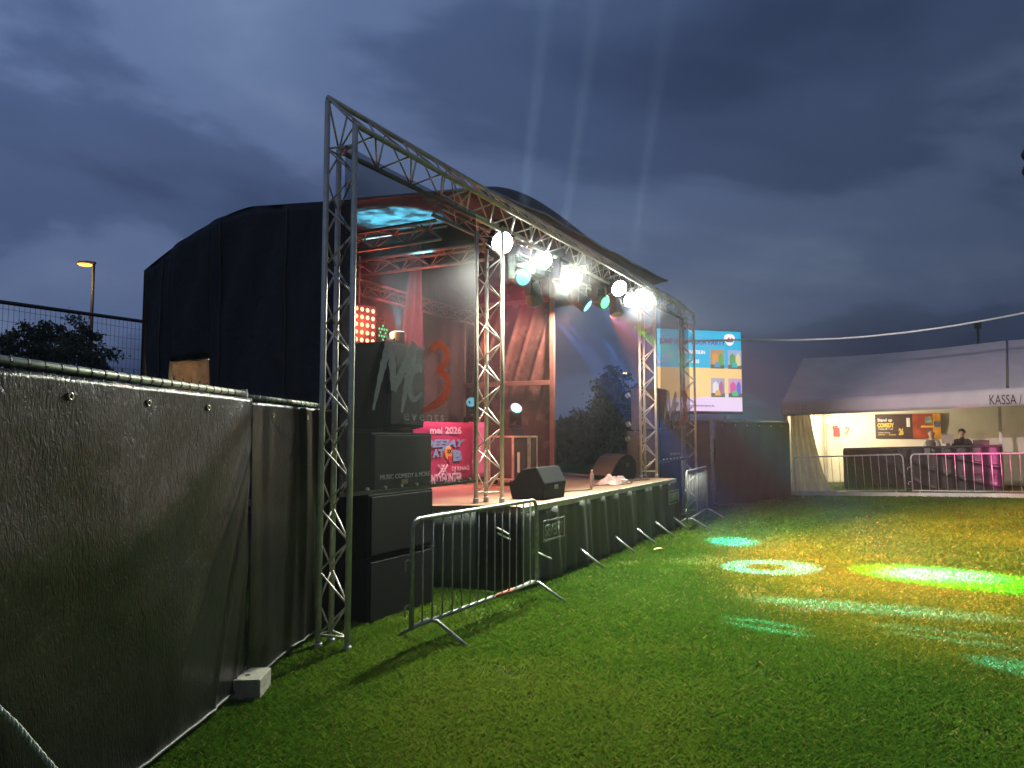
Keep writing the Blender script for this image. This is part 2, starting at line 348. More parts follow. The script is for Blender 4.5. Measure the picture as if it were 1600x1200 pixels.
for (p, q, r_, s_, ph) in ((A0, A1, B0, B1, 0), (B0, B1, C0, C1, 1), (C0, C1, A0, A1, 0)): lacing(m, p, q, r_, s_, .26, .009, phase=ph)
for x in np.linspace(0, 1, 7):
    m.tube(A0.lerp(A1, x), B0.lerp(B1, x), .009, 6); m.tube(B0.lerp(B1, x), C0.lerp(C1, x), .009, 6); m.tube(C0.lerp(C1, x), A0.lerp(A1, x), .009, 6)
m.build('lacing', ALU, bo, True)
# roof trusses inside the stage
def inner_beam(label, p, q):
    p = Vector(p); q = Vector(q); a = STAGE.a+math.atan2(q.y-p.y, q.x-p.x); Ln = (q-p).length
    o = thing('roof_truss', label, 'truss', STAGE.w(p.x, p.y, p.z), a, 'roof trusses inside the stage')
    ch = [(Vector((0, .12, .2)), Vector((Ln, .12, .2))), (Vector((0, -.12, .2)), Vector((Ln, -.12, .2))), (Vector((0, 0, 0)), Vector((Ln, 0, 0)))]
    for i in ch: MB().tube(*i, .024, 8).build('chord', ALU, o, True)
    mm_ = MB()
    for i in range(3): lacing(mm_, *ch[i], *ch[(i+1) % 3], .25, .009, phase=i)
    mm_.build('lacing', ALU, o, True)
inner_beam('roof truss along the stage just behind the row of lamps', (2.3, .62, 4.22), (8.9, .62, 4.22))
inner_beam('roof truss across the left end of the stage, lit red and cyan', (2.9, .9, 4.12), (2.9, 3.5, 4.12))
inner_beam('roof truss across the stage with cyan beam falling on it', (4.2, .9, 4.15), (4.2, 3.5, 4.15))
inner_beam('rear roof truss in front of the dark backdrop', (2.6, 3.55, 3.95), (8.2, 3.55, 3.95))

# ================================================================== stage platform
st = thing('stage_platform', 'stage platform with brown deck and black cloth skirt', 'stage', STAGE.w(0, 0, 0), STAGE.a)
poly = [(2.72, -.28), (8.98, -.28), (8.98, 4.9), (1.95, 4.9), (1.95, 1.15), (2.36, .66), (2.66, .24), (2.72, .1)]
DECK = mat('deck_plywood', (.20, .120, .072), .5, 0, .25, 5, .08, 20)
m = MB(); nP = len(poly)
m.add([(x, y, .84) for x, y in poly]+[(x, y, .92) for x, y in poly], [tuple(range(nP-1, -1, -1)), tuple(range(nP, 2*nP))]+[(i, (i+1) % nP, (i+1) % nP+nP, i+nP) for i in range(nP)])
m.build('deck', DECK, st, bevel=.006)
MB().box(2.72, 8.98, -.325, -.285, .845, .915).build('edge_rail', mat('edge_rail_grey', (.32, .33, .30), .5, .4), st, bevel=.004)
SKIRT = mat('skirt_cloth', (.020, .027, .022), .62, 0, .25, 4, .35, 55, .6)
def skirt(a, bq):
    x = 2.70+6.30*a; z = .86-.83*bq; d = .012+.035*bq
    return (x, -.335-d*(math.sin(x*9+1.3*math.sin(x*2.3))+.5*math.sin(x*23+1))+.02-.03*bq, z)
MB().grid(skirt, 260, 10).build('skirt', SKIRT, st, True, thick=.004)
MB().grid(lambda a, bq: (2.66-.72*a, .24+1.0*a-.01*math.sin(a*30), .86-.84*bq), 30, 4).build('skirt', SKIRT, st, True, thick=.004)
PATCH = mat('skirt_patch', (.16, .19, .16), .6, 0, .3, 30)
STF = Frame(STAGE.w(0, 0, 0), STAGE.a)
for (p, q) in (((776, 815), (812, 840)), ((1027, 763), (1041, 782))):
    r = rectpx(STF, p, q, -.40); x0, z0, x1, z1 = r
    if x1 < 5: x0, z0, x1, z1 = 3.02, .50, 3.62, .74
    else: x0, z0, x1, z1 = 8.1, .50, 8.72, .74
    pm = MB()
    for (a, bq, c_, d) in ((x0, x1, z1-.018, z1), (x0, x1, z0, z0+.018), (x0, x0+.018, z0+.018, z1-.018), (x1-.018, x1, z0+.018, z1-.018)): pm.box(a, bq, -.425, -.42, c_, d)
    po = pm.build('skirt_badge', PATCH, st)
    text('SEVENT', (x0+.05, z0+.05, x1-.05, z1-.05), -.42, PATCH, po, bold=.02)
LEG = mat('leg_steel', (.35, .37, .36), .4, .6)
for x in (4.3, 5.6, 6.6, 7.6, 8.6):
    MB().tube((x, -.33, .26), (x+.12, -.62, .012), .016, 8).build('brace', LEG, st, True)
strip_mat = mat('pale_strip_mat', (.62, .66, .58), .45)
for p, q in (((840, 863), (861, 873)), ((776, 824), (794, 834)), ((778, 833), (797, 843))):
    a = STF.ony(*p, -.43); bq = STF.ony(*q, -.43); MB().tube(a, bq, .009, 6).build('pale_strip', strip_mat, st)  # thin pale strips across the skirt front, purpose unknown

# ================================================================== stage tent
te = thing('stage_tent', 'big black stage tent with domed roof behind the truss front', 'tent', STAGE.w(0, 0, 0), STAGE.a)
TARP = mat('black_tarpaulin', (.015, .015, .017), .55, 0, .4, 2.5, .6, 9, .25)
BACK = mat('dark_backdrop', (.060, .048, .052), .6, 0, .25, 3, .3, 10)
SIDE = mat('brown_side_tarp', (.085, .055, .050), .26, 0, .25, 4, .15, 20, .6)
x0, x1, yf0, yb = 2.0, 10.5, .20, 5.25
def yfr(x): return max(yf0, 1.5-1.82*(x-2.0)/.9)
def roofz(x, y):
    yf = yfr(x)
    # eaves line: front edge, side edge and rear edge, with a domed crown between
    v = (y-yf)/(yb-yf); a = (x-x0)/(x1-x0)
    front = float(np.interp(x, (2, 2.6, 3.28, 4.39, 5.25, 6.73, 8.04, 9.75, 10.6), (4.46, 4.57, 4.65, 4.74, 4.76, 4.80, 4.85, 4.91, 4.96)))
    edge = front+(4.62-front)*min(1, v*2.2) if v < .45 else 4.62-.62*max(0, (v-.45)/.55)**1.6
    crown = (math.exp(-((a-.52)/.15)**2)+.10*max(0, math.sin(math.pi*min(1, max(0, a)))))*max(0, math.sin(math.pi*v**.85))**1.3
    sag = -.02*abs(math.sin(x*2.1))*(1-v)
    return edge+1.28*crown+sag
def roofp(a, bq): x = x0+(x1-x0)*a; y = yfr(x)+(yb-yfr(x))*bq; return (x, y, roofz(x, y))
rm = MB().grid(roofp, 60, 36)
ro = rm.build('roof', mat('hazed_roof_membrane', (.050, .053, .058), .6, 0, .3, 2.0, .5, 8, .25), te, True, thick=.012)  # black roof sheet lightened to carry the haze in front of it
hem = MB(); hem.path([Vector(roofp(i/60, 0))+Vector((0, 0, .01)) for i in range(61)], .014, 6)
hem.build('hem_rope', mat('hem_rope', (.30, .30, .32), .4, .3), ro, True)
# left end wall, with a window opening
wy0, wy1, wz0, wz1 = 3.90, 4.66, 1.55, 2.70
def wall_left(y, z): return (x0+.012*math.sin(y*3.1+z)+.012*math.sin(9*y+2.2*math.sin(z*1.7))+.008*math.sin(15*y-6*z)+.03*(1-min(1, z/4))*((y-2)/3), y+.06*(4.2-z)*-1*(max(0, y-4.9)/.35), z)
m = MB()
def wgrid(ya, yb_, za, zb_, ny_=10, nz_=8):
    def fn(a, bq):
        y = ya+(yb_-ya)*a; zt = zb_ if zb_ is not None else roofz(x0, y)
        return wall_left(y, za+(zt-za)*bq)
    m.grid(fn, ny_, nz_)
wgrid(1.52, wy0, .02, None, 60, 40); wgrid(wy1, yb, .02, None, 16, 40); wgrid(wy0, wy1, wz1, None, 14, 16); wgrid(wy0, wy1, .02, wz0, 6, 4)
lw = m.build('side_wall', TARP, te, True, thick=.01)
for y_ in (2.55, 3.72, 4.85): MB().path([Vector(wall_left(y_, .05+(roofz(x0, y_)-.1)*k/16))+Vector((-.012, 0, 0)) for k in range(17)], .012, 6).build('seam', mat('tarp_seam', (.035, .035, .038), .5, spec=.3), lw, True)
PANE = mat('clear_pvc_window', (.62, .50, .36), .3, 0, .35, 5, .35, 8, .6, trans=.7)
m = MB().grid(lambda a, bq: (x0+.03+.02*math.sin(a*11+bq*4), wy0+.01+(wy1-wy0-.02)*a, wz0+.01+(wz1-wz0-.02)*bq), 24, 18)
m.build('window', PANE, te, True, thick=.004)
m = MB().grid(lambda a, bq: (x0+(8.36-x0)*a, yb+.01*math.sin(a*40), .02+(roofz(x0+(8.36-x0)*a, yb)-.02)*bq), 40, 8); m.build('back_wall', TARP, te, True, thick=.01)
# inner backdrop
m = MB().grid(lambda a, bq: (x0+.02+(8.33-x0)*a, 3.85+.035*math.sin(a*34+bq*2)+.02*math.sin(a*91), .925+(roofz(x0+.02+(8.33-x0)*a, 3.85)-.04-.925)*bq), 150, 14); m.build('backdrop', BACK, te, True, thick=.006)
# pale drape that falls from the roof
DRAPE = mat('grey_drape', (.13, .125, .13), .7, 0, .15, 4)
m = MB().grid(lambda a, bq: ((4.42+.54*bq)*(1-a)+(5.28-.25*bq)*a, 2.72+.035*math.sin(a*14), 2.5+2.75*bq), 24, 12); m.build('drape', DRAPE, te, True, thick=.005)
# right hand side wall: framed tarpaulin with slanting pleats
def pleat(a, bq):
    y = 1.93+(3.83-1.93)*a; z = .95+(roofz(8.36, y)-.05-.95)*bq; q_ = (y+.30*z)/.27+.35*math.sin(y*3+z*.7); r_ = 1-abs(math.sin(math.pi*q_))
    amp = .075*math.exp(-((z-3.2)/.85)**2)*(.55+.45*math.sin(q_*2.3+1))+.010
    return (8.36-amp*r_**2.2+.012*math.sin(y*9+z*3), y, z)
m = MB().grid(pleat, 150, 60); rw = m.build('side_wall', SIDE, te, True, thick=.005)
FR = mat('tent_frame_steel', (.30, .20, .17), .5, .4)
m = MB(); m.box(8.27, 8.35, 1.84, 1.93, .925, 4.85); m.box(8.27, 8.33, 3.84, 3.9, .925, 4.6)
m.box(8.24, 8.29, 1.93, 3.84, 2.68, 2.77); m.box(8.24, 8.29, 1.93, 3.84, 4.30, 4.38); m.box(8.24, 8.29, 1.93, 3.84, 1.0, 1.06)
m.build('side_frame', FR, te, bevel=.006)
for x, y in ((2.08, 1.6), (2.08, 5.12), (9.6, 5.0)): MB().box(x-.04, x+.04, y-.04, y+.04, 0, 4.1).build('post', FR, te)
# loose tubes and box stacked at the foot of the side wall
o = thing('steel_prop', 'bare steel prop lying on the deck past the brown side tarp', 'prop', STAGE.w(8.5, 1.15, .945), STAGE.a+R(70))
MB().tube((0, 0, 0), (.9, 0, .02), .022, 10).build('tube', STEEL, o, True); MB().box(-.06, 0, -.06, .06, -.02, .03).build('end_plate', STEEL, o)

# ================================================================== mesh scrims with the logo
def scrim_mat(name, col, a, rough=.6):
    return mat(name, col, rough, 0, .1, 40, alpha=a)
SCR = scrim_mat('black_mesh_scrim', (.024, .024, .028), .64)
def print_mat(name, col, a): return mat(name, col, .7, 0, .12, 30, alpha=a, trans=.6)
GREYPRINT = print_mat('grey_print', (.62, .66, .62), .72); ORPRINT = mat('orange_print', (1, .20, .07), .7, 0, .1, 30, alpha=.85, trans=.8); WHPRINT = print_mat('pale_print', (.6, .62, .6), .7)
SLOT = {}
def brush(mb, pts, w0, y, xs=1.0):
    """a brush stroke: pts (x,z) centre line; w0 list of half widths"""
    n_ = len(pts); L_ = []; R_ = []
    for i, (x, z) in enumerate(pts):
        a = Vector(pts[min(i+1, n_-1)]); c_ = Vector(pts[max(i-1, 0)]); d = (a-c_).normalized(); q_ = Vector((-d.y, d.x)); wv = w0[i]*(1+.12*math.sin(i*2.3))
        L_.append((x+q_.x*wv, y, z+q_.y*wv)); R_.append((x-q_.x*wv, y, z-q_.y*wv))
    k = len(mb.v); mb.v += L_+R_
    for i in range(n_-1): mb.f.append((k+i, k+i+1, k+n_+i+1, k+n_+i))
def spline(pts, per=6):
    P = [Vector(p) for p in pts]; o_ = []
    for i in range(len(P)-1):
        p0, p1, p2, p3 = P[max(i-1, 0)], P[i], P[i+1], P[min(i+2, len(P)-1)]
        for j in range(per):
            s = j/per; o_.append(.5*((2*p1)+(p2-p0)*s+(2*p0-5*p1+4*p2-p3)*s*s+(3*p1-p0-3*p2+p3)*s**3))
    o_.append(P[-1]); return [(v.x, v.y) for v in o_]
def logo(root, u0, u1, z0, z1, y):
    """brush lettered 'Mc B' and 'events' in a box; coordinates below are in a 100 x 100 box"""
    def T_(p): return [(u0+(u1-u0)*a/100, z0+(z1-z0)*bq/100) for a, bq in p]
    sx = (u1-u0)/100
    m = MB()
    for pts, w0 in (([(1.6, 10), (9, 45), (16, 74), (20, 92)], (1.2, 3.6, 4.6)), ([(20, 90), (23, 62), (25, 33)], (4.2, 4.2, 3.0)), ([(25, 33), (38, 62), (51, 90)], (3.0, 3.8, 4.4)), ([(51, 91), (45, 60), (40, 36), (35, 8)], (4.6, 4.2, 1.2))):
        pts = T_(spline(pts)); k = len(pts); brush(m, pts, [sx*np.interp(i/(k-1), [0, .5, 1], w0) for i in range(k)], y)
    m.build('letter', GREYPRINT, root); m = MB()
    pts = T_(spline([(61, 60), (56, 63), (49, 55), (45, 42), (47, 28), (53, 25), (61.5, 34)])); k = len(pts); brush(m, pts, [sx*np.interp(i/(k-1), [0, .5, 1], (2.6, 3.4, 1.2)) for i in range(k)], y)
    m.build('letter', GREYPRINT, root)
    m = MB()
    pts = T_(spline([(72, 86), (83.6, 95), (96, 87), (94, 74), (83, 62)])); k = len(pts); brush(m, pts, [sx*np.interp(i/(k-1), [0, .5, 1], (2.4, 4.2, 2.6)) for i in range(k)], y-.001)
    pts = T_(spline([(83, 62), (93.4, 58), (98, 48), (92, 30), (75, 18), (61, 12)])); k = len(pts); brush(m, pts, [sx*np.interp(i/(k-1), [0, .5, 1], (2.8, 4.8, 1.6)) for i in range(k)], y-.002)
    m.build('letter', ORPRINT, root)
    x0_, z0_ = T_([(38, 0)])[0]; x1_, z1_ = T_([(92, 9)])[0]
    text('events', (x0_, z0_, x1_, z1_), y, WHPRINT, root, space=1.35, depth=.001)
def scrim(label, u0, u1, z0, z1, lg, foot):
    o = thing('mesh_banner', label, 'banner', STAGE.w(0, -.06, 0), STAGE.a, 'printed mesh banners hung from the truss')
    MB().grid(lambda a, bq: (u0+(u1-u0)*a, .008*math.sin(a*9+bq*5)-.0, z0+(z1-z0)*bq), 20, 20).build('mesh_cloth', SCR, o, True)
    m = MB(); m.box(u0, u1, -.004, .004, z0-.03, z0); m.build('hem', mat('banner_hem', (.03, .03, .032), .5), o)
    for i in range(9):
        x = u0+(u1-u0)*(i+.5)/9; MB().lathe([(.013, -.012), (.013, .012)], 10, Matrix.Translation((x, 0, z0+.015)) @ Matrix.Rotation(R(90), 4, 'X')).build('eyelet', STEEL, o)
    logo(o, *lg, -.018); text(foot, (u0+.235*(u1-u0), z0+.085, u0+.587*(u1-u0), z0+.125), -.018, WHPRINT, o, depth=.001)
a = STAGE.ony(578, 655, -.06); bq = STAGE.ony(700, 530, -.06)
scrim('see-through black mesh banner with orange and grey brush logo, hung beside the nearest tower', .0, 2.13, 1.24, 4.09, (a.x, bq.x, 1.84, 2.63), 'MUSIC COMEDY & MORE')
scrim('see-through black mesh banner in front of the far loudspeaker stack and video screen', 8.95, 11.08, 1.24, 4.2, (9.04, 10.8, 1.84, 2.63), 'MUSIC COMEDY & MORE')

# ================================================================== loudspeakers
GRILLE = mat('speaker_grille', (.004, .004, .005), .6, 0, .3, 160, .5, 220, .1)
CAB = mat('cabinet_black', (.006, .006, .007), .7, 0, .3, 20, .25, 130, .1)
def cabinet(name, label, u0, u1, v0, v1, z0, z1, group, badge=False, cmat=None):
    o = thing(name, label, 'loudspeaker', STAGE.w((u0+u1)/2, (v0+v1)/2, z0), STAGE.a, group)
    w2, d2, h_ = (u1-u0)/2, (v1-v0)/2, z1-z0
    MB().box(-w2, w2, -d2+.02, d2, .012, h_).build('cabinet', cmat or CAB, o, bevel=.012)
    MB().box(-w2+.025, w2-.025, -d2, -d2+.02, .035, h_-.025).build('grille', GRILLE, o, bevel=.006)
    for s in (-1, 1):
        m = MB(); m.path([(s*w2, .1, h_*.35), (s*(w2+.035), .1, h_*.37), (s*(w2+.035), .1, h_*.55), (s*w2, .1, h_*.57)], .011, 6); m.build('handle', BLACKP, o, True)
    for sx in (-1, 1):
        for sy in (-1, 1): MB().box(sx*(w2-.06)-.03, sx*(w2-.06)+.03, sy*(d2-.08)-.03, sy*(d2-.08)+.03, 0, .012).build('foot', BLACKP, o)
    if badge: MB().box(-.05, .05, -d2-.004, -d2, h_*.12, h_*.12+.045).build('badge', mat('speaker_badge', (.3, .24, .12), .4, .4), o)
    return o
gL = 'loudspeaker stack behind the near mesh banner'
cabinet('subwoofer', 'lowest subwoofer on the grass behind the near crowd barrier', .74, 1.78, .22, 1.0, .0, .585, gL)
cabinet('subwoofer', 'upper subwoofer resting on the lowest one behind the near crowd barrier', .74, 1.77, .22, 1.0, .585, 1.17, gL)
cabinet('loudspeaker', 'wide low cabinet on the subwoofers behind the bottom of the near banner', .80, 1.77, .24, .98, 1.17, 1.73, gL, True)
cabinet('loudspeaker', 'tall top loudspeaker behind the brush logo of the near banner', 1.06, 1.66, .26, .95, 1.77, 2.61, gL)
m = MB().box(-.24, .24, -.22, .22, 0, .04); o = m.build('spacer_board', BLACK, None); o.location = STAGE.w(1.36, .6, 1.73); o.rotation_euler = (0, 0, STAGE.a); tag(o, 'black spacer board under the tall top loudspeaker', 'board')
gR = 'loudspeaker stack behind the far mesh banner'
RC = mat('cabinet_lit_brown', (.075, .062, .06), .6, 0, .3, 20, .2, 130)  # stage light on the far cabinets put into a browner base colour
cabinet('subwoofer', 'lowest box of the far loudspeaker stack, past the stage end', 10.05, 10.9, .30, .98, 0.0, .585, gR, cmat=RC)
cabinet('subwoofer', 'second box from the ground in the far loudspeaker stack', 10.05, 10.9, .30, .98, .585, 1.17, gR, cmat=RC)
cabinet('loudspeaker', 'third box from the ground in the far loudspeaker stack, with dark handle recess', 10.07, 10.88, .30, 1.0, 1.17, 1.80, gR, cmat=RC)
cabinet('loudspeaker', 'tall topmost box of the far loudspeaker stack beside the lit tower', 10.10, 10.75, .32, .92, 1.81, 2.68, gR, cmat=RC)
for i, (px, py) in enumerate(((981, 618), (982, 663), (981, 686))):  # lamp-shaped bodies added for shiny cable loops on the stack
    c_ = at(px, py, 14.55); o = thing('ring_fitting', ('small round pale ring fitting beside the top of the far speaker stack', 'small round pale ring fitting beside the middle of the far speaker stack', 'lowest small round pale ring fitting beside the far speaker stack')[i], 'lamp', c_, STAGE.a, 'small round pale ring fittings on the far speaker stack')
    MB().lathe([(.03, -.05), (.045, -.04), (.05, .03), (.055, .035)], 14, Matrix.Rotation(R(70), 4, 'X')).build('housing', STEEL, o, True)
    MB().lathe([(.042, .036), (.038, .04)], 14, Matrix.Rotation(R(70), 4, 'X')).build('lens', mat('ring_disc', (.8, .8, .78), .15), o)
    MB().path([(0, .0, -.05), (.06, .02, -.06), (.16, .05, -.03), (.26, .05, 0)], .008, 6).build('arm', STEEL, o, True)

# monitor wedges
def wedge(label, u, v, rz, W, prof, bulge=False):
    o = thing('stage_monitor', label, 'monitor speaker', STAGE.w(u, v, .922), STAGE.a+rz, 'monitor wedges on the stage deck')
    M = Matrix.Rotation(R(90), 4, 'Z')
    MB().prism(prof, -W/2, W/2).build('cabinet', CAB, o, bevel=.015)
    return o
wo = wedge('black monitor wedge beside the tower at the near stage corner', 3.86, .05, R(90), .66, [(-.22, 0), (.20, 0), (.24, .16), (.06, .37), (-.14, .40), (-.25, .20)])
MB().prism([(.215, .16), (.235, .165), (.07, .36), (.055, .345)], -.29, .29).build('grille', GRILLE, wo)
MB().box(-.262, -.252, -.05, .05, .12, .17).build('badge', mat('grey_badge', (.12, .12, .12), .4), wo)
prof = [(.30, 0), (.36, .10), (.34, .30), (.22, .42), (.05, .43), (-.12, .37), (-.28, .24), (-.42, .07), (-.40, 0)]
wo = wedge('curved brown-lit monitor wedge near the far end of the deck, beside the cloth bag', 8.22, .62, R(-14), .52, prof)
MB().prism([(.05, .437), (-.12, .377), (-.28, .247), (-.42, .077), (-.435, .085), (-.29, .262), (-.13, .392), (.05, .452)], -.23, .23).build('grille', mat('wedge_grille', (.10, .07, .06), .5, .2, .3, 120, .3, 200), wo)
MB().box(-.02, .10, -.27, -.26, .22, .29).build('handle', BLACK, wo)
# bottle, cloth, cable and taped note
p = gp(925, 761, .922); o = thing('water_bottle', 'clear plastic water bottle standing on the deck edge', 'bottle', p)
MB().lathe([(.03, 0), (.034, .01), (.034, .07), (.031, .09), (.034, .11), (.034, .17), (.026, .20), (.014, .225), (.014, .24)], 16).build('body', mat('clear_plastic', (.75, .72, .70), .12, 0, .05, alpha=.5), o, True)
MB().lathe([(.016, .24), (.016, .262)], 14).build('cap', mat('cap_white', (.7, .7, .72), .4), o)
p = gp(958, 756, .922)
o = thing('cloth_bag', 'crumpled pinkish cloth bag lying on the deck before the far wedge', 'bag', p, STAGE.a)
def heap(a, bq):
    x = (a-.5)*.75; y = (bq-.5)*.36; e_ = max(0, 1-(abs(a-.5)*2)**2.5)*max(0, 1-(abs(bq-.5)*2)**2.5)
    return (x, y, .006+e_*(.10+.06*math.sin(a*9)+.035*math.sin(bq*13+a*5)+.02*math.sin(a*31)))
MB().grid(heap, 40, 24).build('cloth', mat('pinkish_cloth', (.34, .26, .25), .85, 0, .2, 12, .3, 40), o, True)
MB().box(.06, .16, -.2, -.12, .004, .07).build('tag', mat('white_tag', (.8, .78, .72), .5), o, bevel=.004)
o = thing('stage_cable', 'thin black cable snaking along the deck edge', 'cable', STAGE.w(0, 0, .926), STAGE.a)
MB().path(spline_pts := [Vector((x, y, .006)) for x, y in spline([(4.1, -.2), (4.7, .12), (5.4, -.05), (6.1, .2), (6.9, -.1), (7.6, .05), (8.1, -.08)], 8)], .007, 6).build('sheath', BLACK, o, True)
# flight case with a moving head on it
CASEP = mat('case_panel', (.05, .042, .038), .45, 0, .3, 12, .1, 60)
cl = STAGE.w(6.05, 1.55, .922)
def flight_case(loc, rz, W, D, H_):
    o = thing('flight_case', 'black flight case with metal edges standing behind the monitor wedge', 'flight case', loc, rz)
    MB().box(-W/2+.01, W/2-.01, -D/2+.01, D/2-.01, .09, H_-.01).build('panel', CASEP, o)
    m = MB(); e_ = .03
    for x in (-W/2, W/2-e_):
        for y in (-D/2, D/2-e_): m.box(x, x+e_, y, y+e_, .08, H_)
    for z in (.08, H_-e_):
        for y in (-D/2, D/2-e_): m.box(-W/2+e_, W/2-e_, y, y+e_, z, z+e_)
        for x in (-W/2, W/2-e_): m.box(x, x+e_, -D/2+e_, D/2-e_, z, z+e_)
    m.box(.05, .08, -D/2-.004, -D/2+.02, .11, H_-e_); m.box(.10, .13, -D/2-.004, -D/2+.02, .11, H_-e_)
    m.build('edging', CASEAL, o, bevel=.003)
    MB().box(.055, .125, -D/2-.014, -D/2-.004, H_*.72, H_*.72+.09).build('latch', STEEL, o, bevel=.004)
    MB().box(-W/2+.10, -W/2+.17, -D/2-.004, -D/2+.0, .2, .52).build('label_plate', mat('case_label', (.75, .68, .52), .5), o)
    for x in (-W/2+.08, W/2-.08):
        for y in (-D/2+.08, D/2-.08): MB().lathe([(.04, -.015), (.04, .015)], 12, Matrix.Translation((x, y, .04)) @ Matrix.Rotation(R(90), 4, 'X')).build('castor', BLACKP, o)
    return o
flight_case(cl, STAGE.a-R(10), .66, .50, .78)

# ================================================================== DJ booth with printed banners
MAG = mat('magenta_print', (.42, .028, .13), .5, 0, .12, 3, col2=(.52, .05, .18)); MAG2 = mat('pink_print', (.62, .20, .46), .5, 0, .12, 3)
WHITEP = mat('white_print', (.80, .80, .80), .5); CYANP = mat('light_blue_print', (.22, .52, .72), .5); YELP = mat('yellow_print', (.80, .55, .10), .5); REDP = mat('red_print', (.65, .03, .04), .5); DKP = mat('dark_print', (.05, .03, .03), .5)
BF = Frame(STAGE.w(0, 2.42, 0), STAGE.a)
dj = thing('dj_booth', 'DJ booth table fronted by a magenta line-up banner', 'booth', STAGE.w(0, 2.42, 0), STAGE.a)
MB().box(3.78, 6.15, .06, .72, .93, 1.86).build('table', BLACK, dj, bevel=.01)
bo_ = MB().grid(lambda a, bq: (3.75+2.45*a, .012*math.sin(a*15+bq*2), .95+.97*bq), 40, 8).build('line_up_banner', MAG, dj, True, thick=.004)
def btxt(s, p, q, m_, **k): 
    r = rectpx(BF, p, q, -.03); return text(s, r, -.028, m_, bo_, **k)
btxt('mei 2026', (672, 666), (721, 678), WHITEP, bold=.03)
btxt('DEEJAY', (660, 687), (728, 701), CYANP, bold=.05, shear=.3)
btxt('AT', (676, 702), (694, 714), CYANP, bold=.05); btxt('B', (708, 703), (722, 720), CYANP, bold=.06)
c_ = BF.ony(701, 708, -.03); m = MB(); m.lathe([(.115, 0), (.10, .012)], 24, Matrix.Translation((c_.x, -.026, c_.z)) @ Matrix.Rotation(R(90), 4, 'X')); fo = m.build('face', YELP, bo_)
text('xx', (c_.x-.075, c_.z+.0, c_.x+.075, c_.z+.06), -.042, DKP, fo, bold=.03); MB().box(c_.x-.03, c_.x+.05, -.05, -.041, c_.z-.14, c_.z-.05).build('tongue', REDP, fo)
m = MB(); r = rectpx(BF, (685, 727), (700, 742), -.03); w_ = r[2]-r[0]
for dx_ in (0, .09):
    for s in (1, -1):
        xa, xb = (r[0]+dx_, r[0]+w_*.62+dx_) if s > 0 else (r[0]+w_*.62+dx_, r[0]+dx_); m.tube((xa, -.03, r[1]), (xb, -.03, r[3]), .014, 5)
m.build('emblem', WHITEP, bo_)
btxt('DJ KHAG', (706, 729), (733, 736), WHITEP, bold=.02); btxt('BOUNTYHUNTER', (656, 743), (722, 752), WHITEP, bold=.04)
p2 = thing('roll_up_banner', 'lighter pink banner panel standing right of the DJ booth behind the tower', 'banner', STAGE.w(6.20, 2.50, .922), STAGE.a+R(8))
bo2 = MB().grid(lambda a, bq: (.02+.78*a, .01*math.sin(a*7), .04+.98*bq), 12, 8).build('banner_cloth', MAG2, p2, True, thick=.004)
MB().box(.0, .82, -.05, .05, 0, .04).build('base', STEEL, p2, bevel=.005)
text('LIVE', (.10, .50, .55, .60), -.02, WHITEP, bo2, bold=.02); text('MUZA', (.06, .30, .50, .37), -.02, WHITEP, bo2, bold=.02)
for i in range(3):
    o = thing('coiled_cable', ('coil of black cable on the deck at the foot of the line-up banner', 'loose cable loop on the deck right of the line-up banner', 'small cable heap on the deck under the pink banner')[i], 'cable', STAGE.w((5.2, 5.9, 6.6)[i], 2.2, .935), 0)
    MB().path([Vector((.22*(1+.15*math.sin(k*1.7))*math.cos(k*.42), .13*(1+.2*math.cos(k*1.1))*math.sin(k*.42), .012+.001*k)) for k in range(46)], .010, 6).build('sheath', mat('cable_sheath', (.05, .045, .04), .5), o, True)

# ================================================================== show lights
def aim(d): return Vector(d).normalized().to_track_quat('Z', 'Y').to_matrix().to_4x4()
def flood(label, u, v, z, d):
    """LED flood panel on a yoke; d = direction of the beam in world space"""
    o = thing('flood_light', label, 'flood light', STAGE.w(u, v, z), 0, 'white LED floods on the front truss')
    M = aim(d)
    MB().box(-.17, .17, -.12, .12, -.08, .0, M).build('housing', BLACKP, o, bevel=.01)
    MB().lathe([(.03, -.01), (.165, .001), (.15, .008)], 24, M @ Matrix.Diagonal((1, .78, 1, 1))).build('lens', LENSW, o)
    m = MB(); m.path([M @ Vector((-.19, 0, -.03)), M @ Vector((-.19, 0, -.16)), M @ Vector((.19, 0, -.16)), M @ Vector((.19, 0, -.03))], .010, 6)
    m.tube(M @ Vector((0, 0, -.16)), Vector((0, .05, .28)), .014, 6); m.build('yoke', BLACKP, o, True)
    return o
LENSW = emat('lit_white_lens', (.95, .98, 1), 60)
FL = [(3.12, .16, 4.03), (4.26, .16, 4.06), (6.74, -.04, 4.10), (7.90, .16, 4.12)]
fl_lab = ('blazing white flood light beside the tower at the near stage corner', 'blazing white flood light second along the truss, left of the green head', 'blazing white flood light right beside the slanted green head', 'farthest white flood light next to the lit far tower')
for i, (u, v, z) in enumerate(FL):
    d = Vector((.62-.04*i, -.62, -.40)); flood(fl_lab[i], u, v, z, d); p = STAGE.w(u, v, z)+d.normalized()*.12
    spot('flood_beam', p+d.normalized()*.15+Vector((.12, .22, 0))*(.5, 1, 1, 0)[i], ((1.5, 6.0, 0), (2.9, 6.6, 0), (5.2, 8.4, 0), (7.6, 10.8, 0))[i], (.94, 1, .82), (2200, 3600, 4900, 6000)[i], R(64), 1.0, radius=.12)
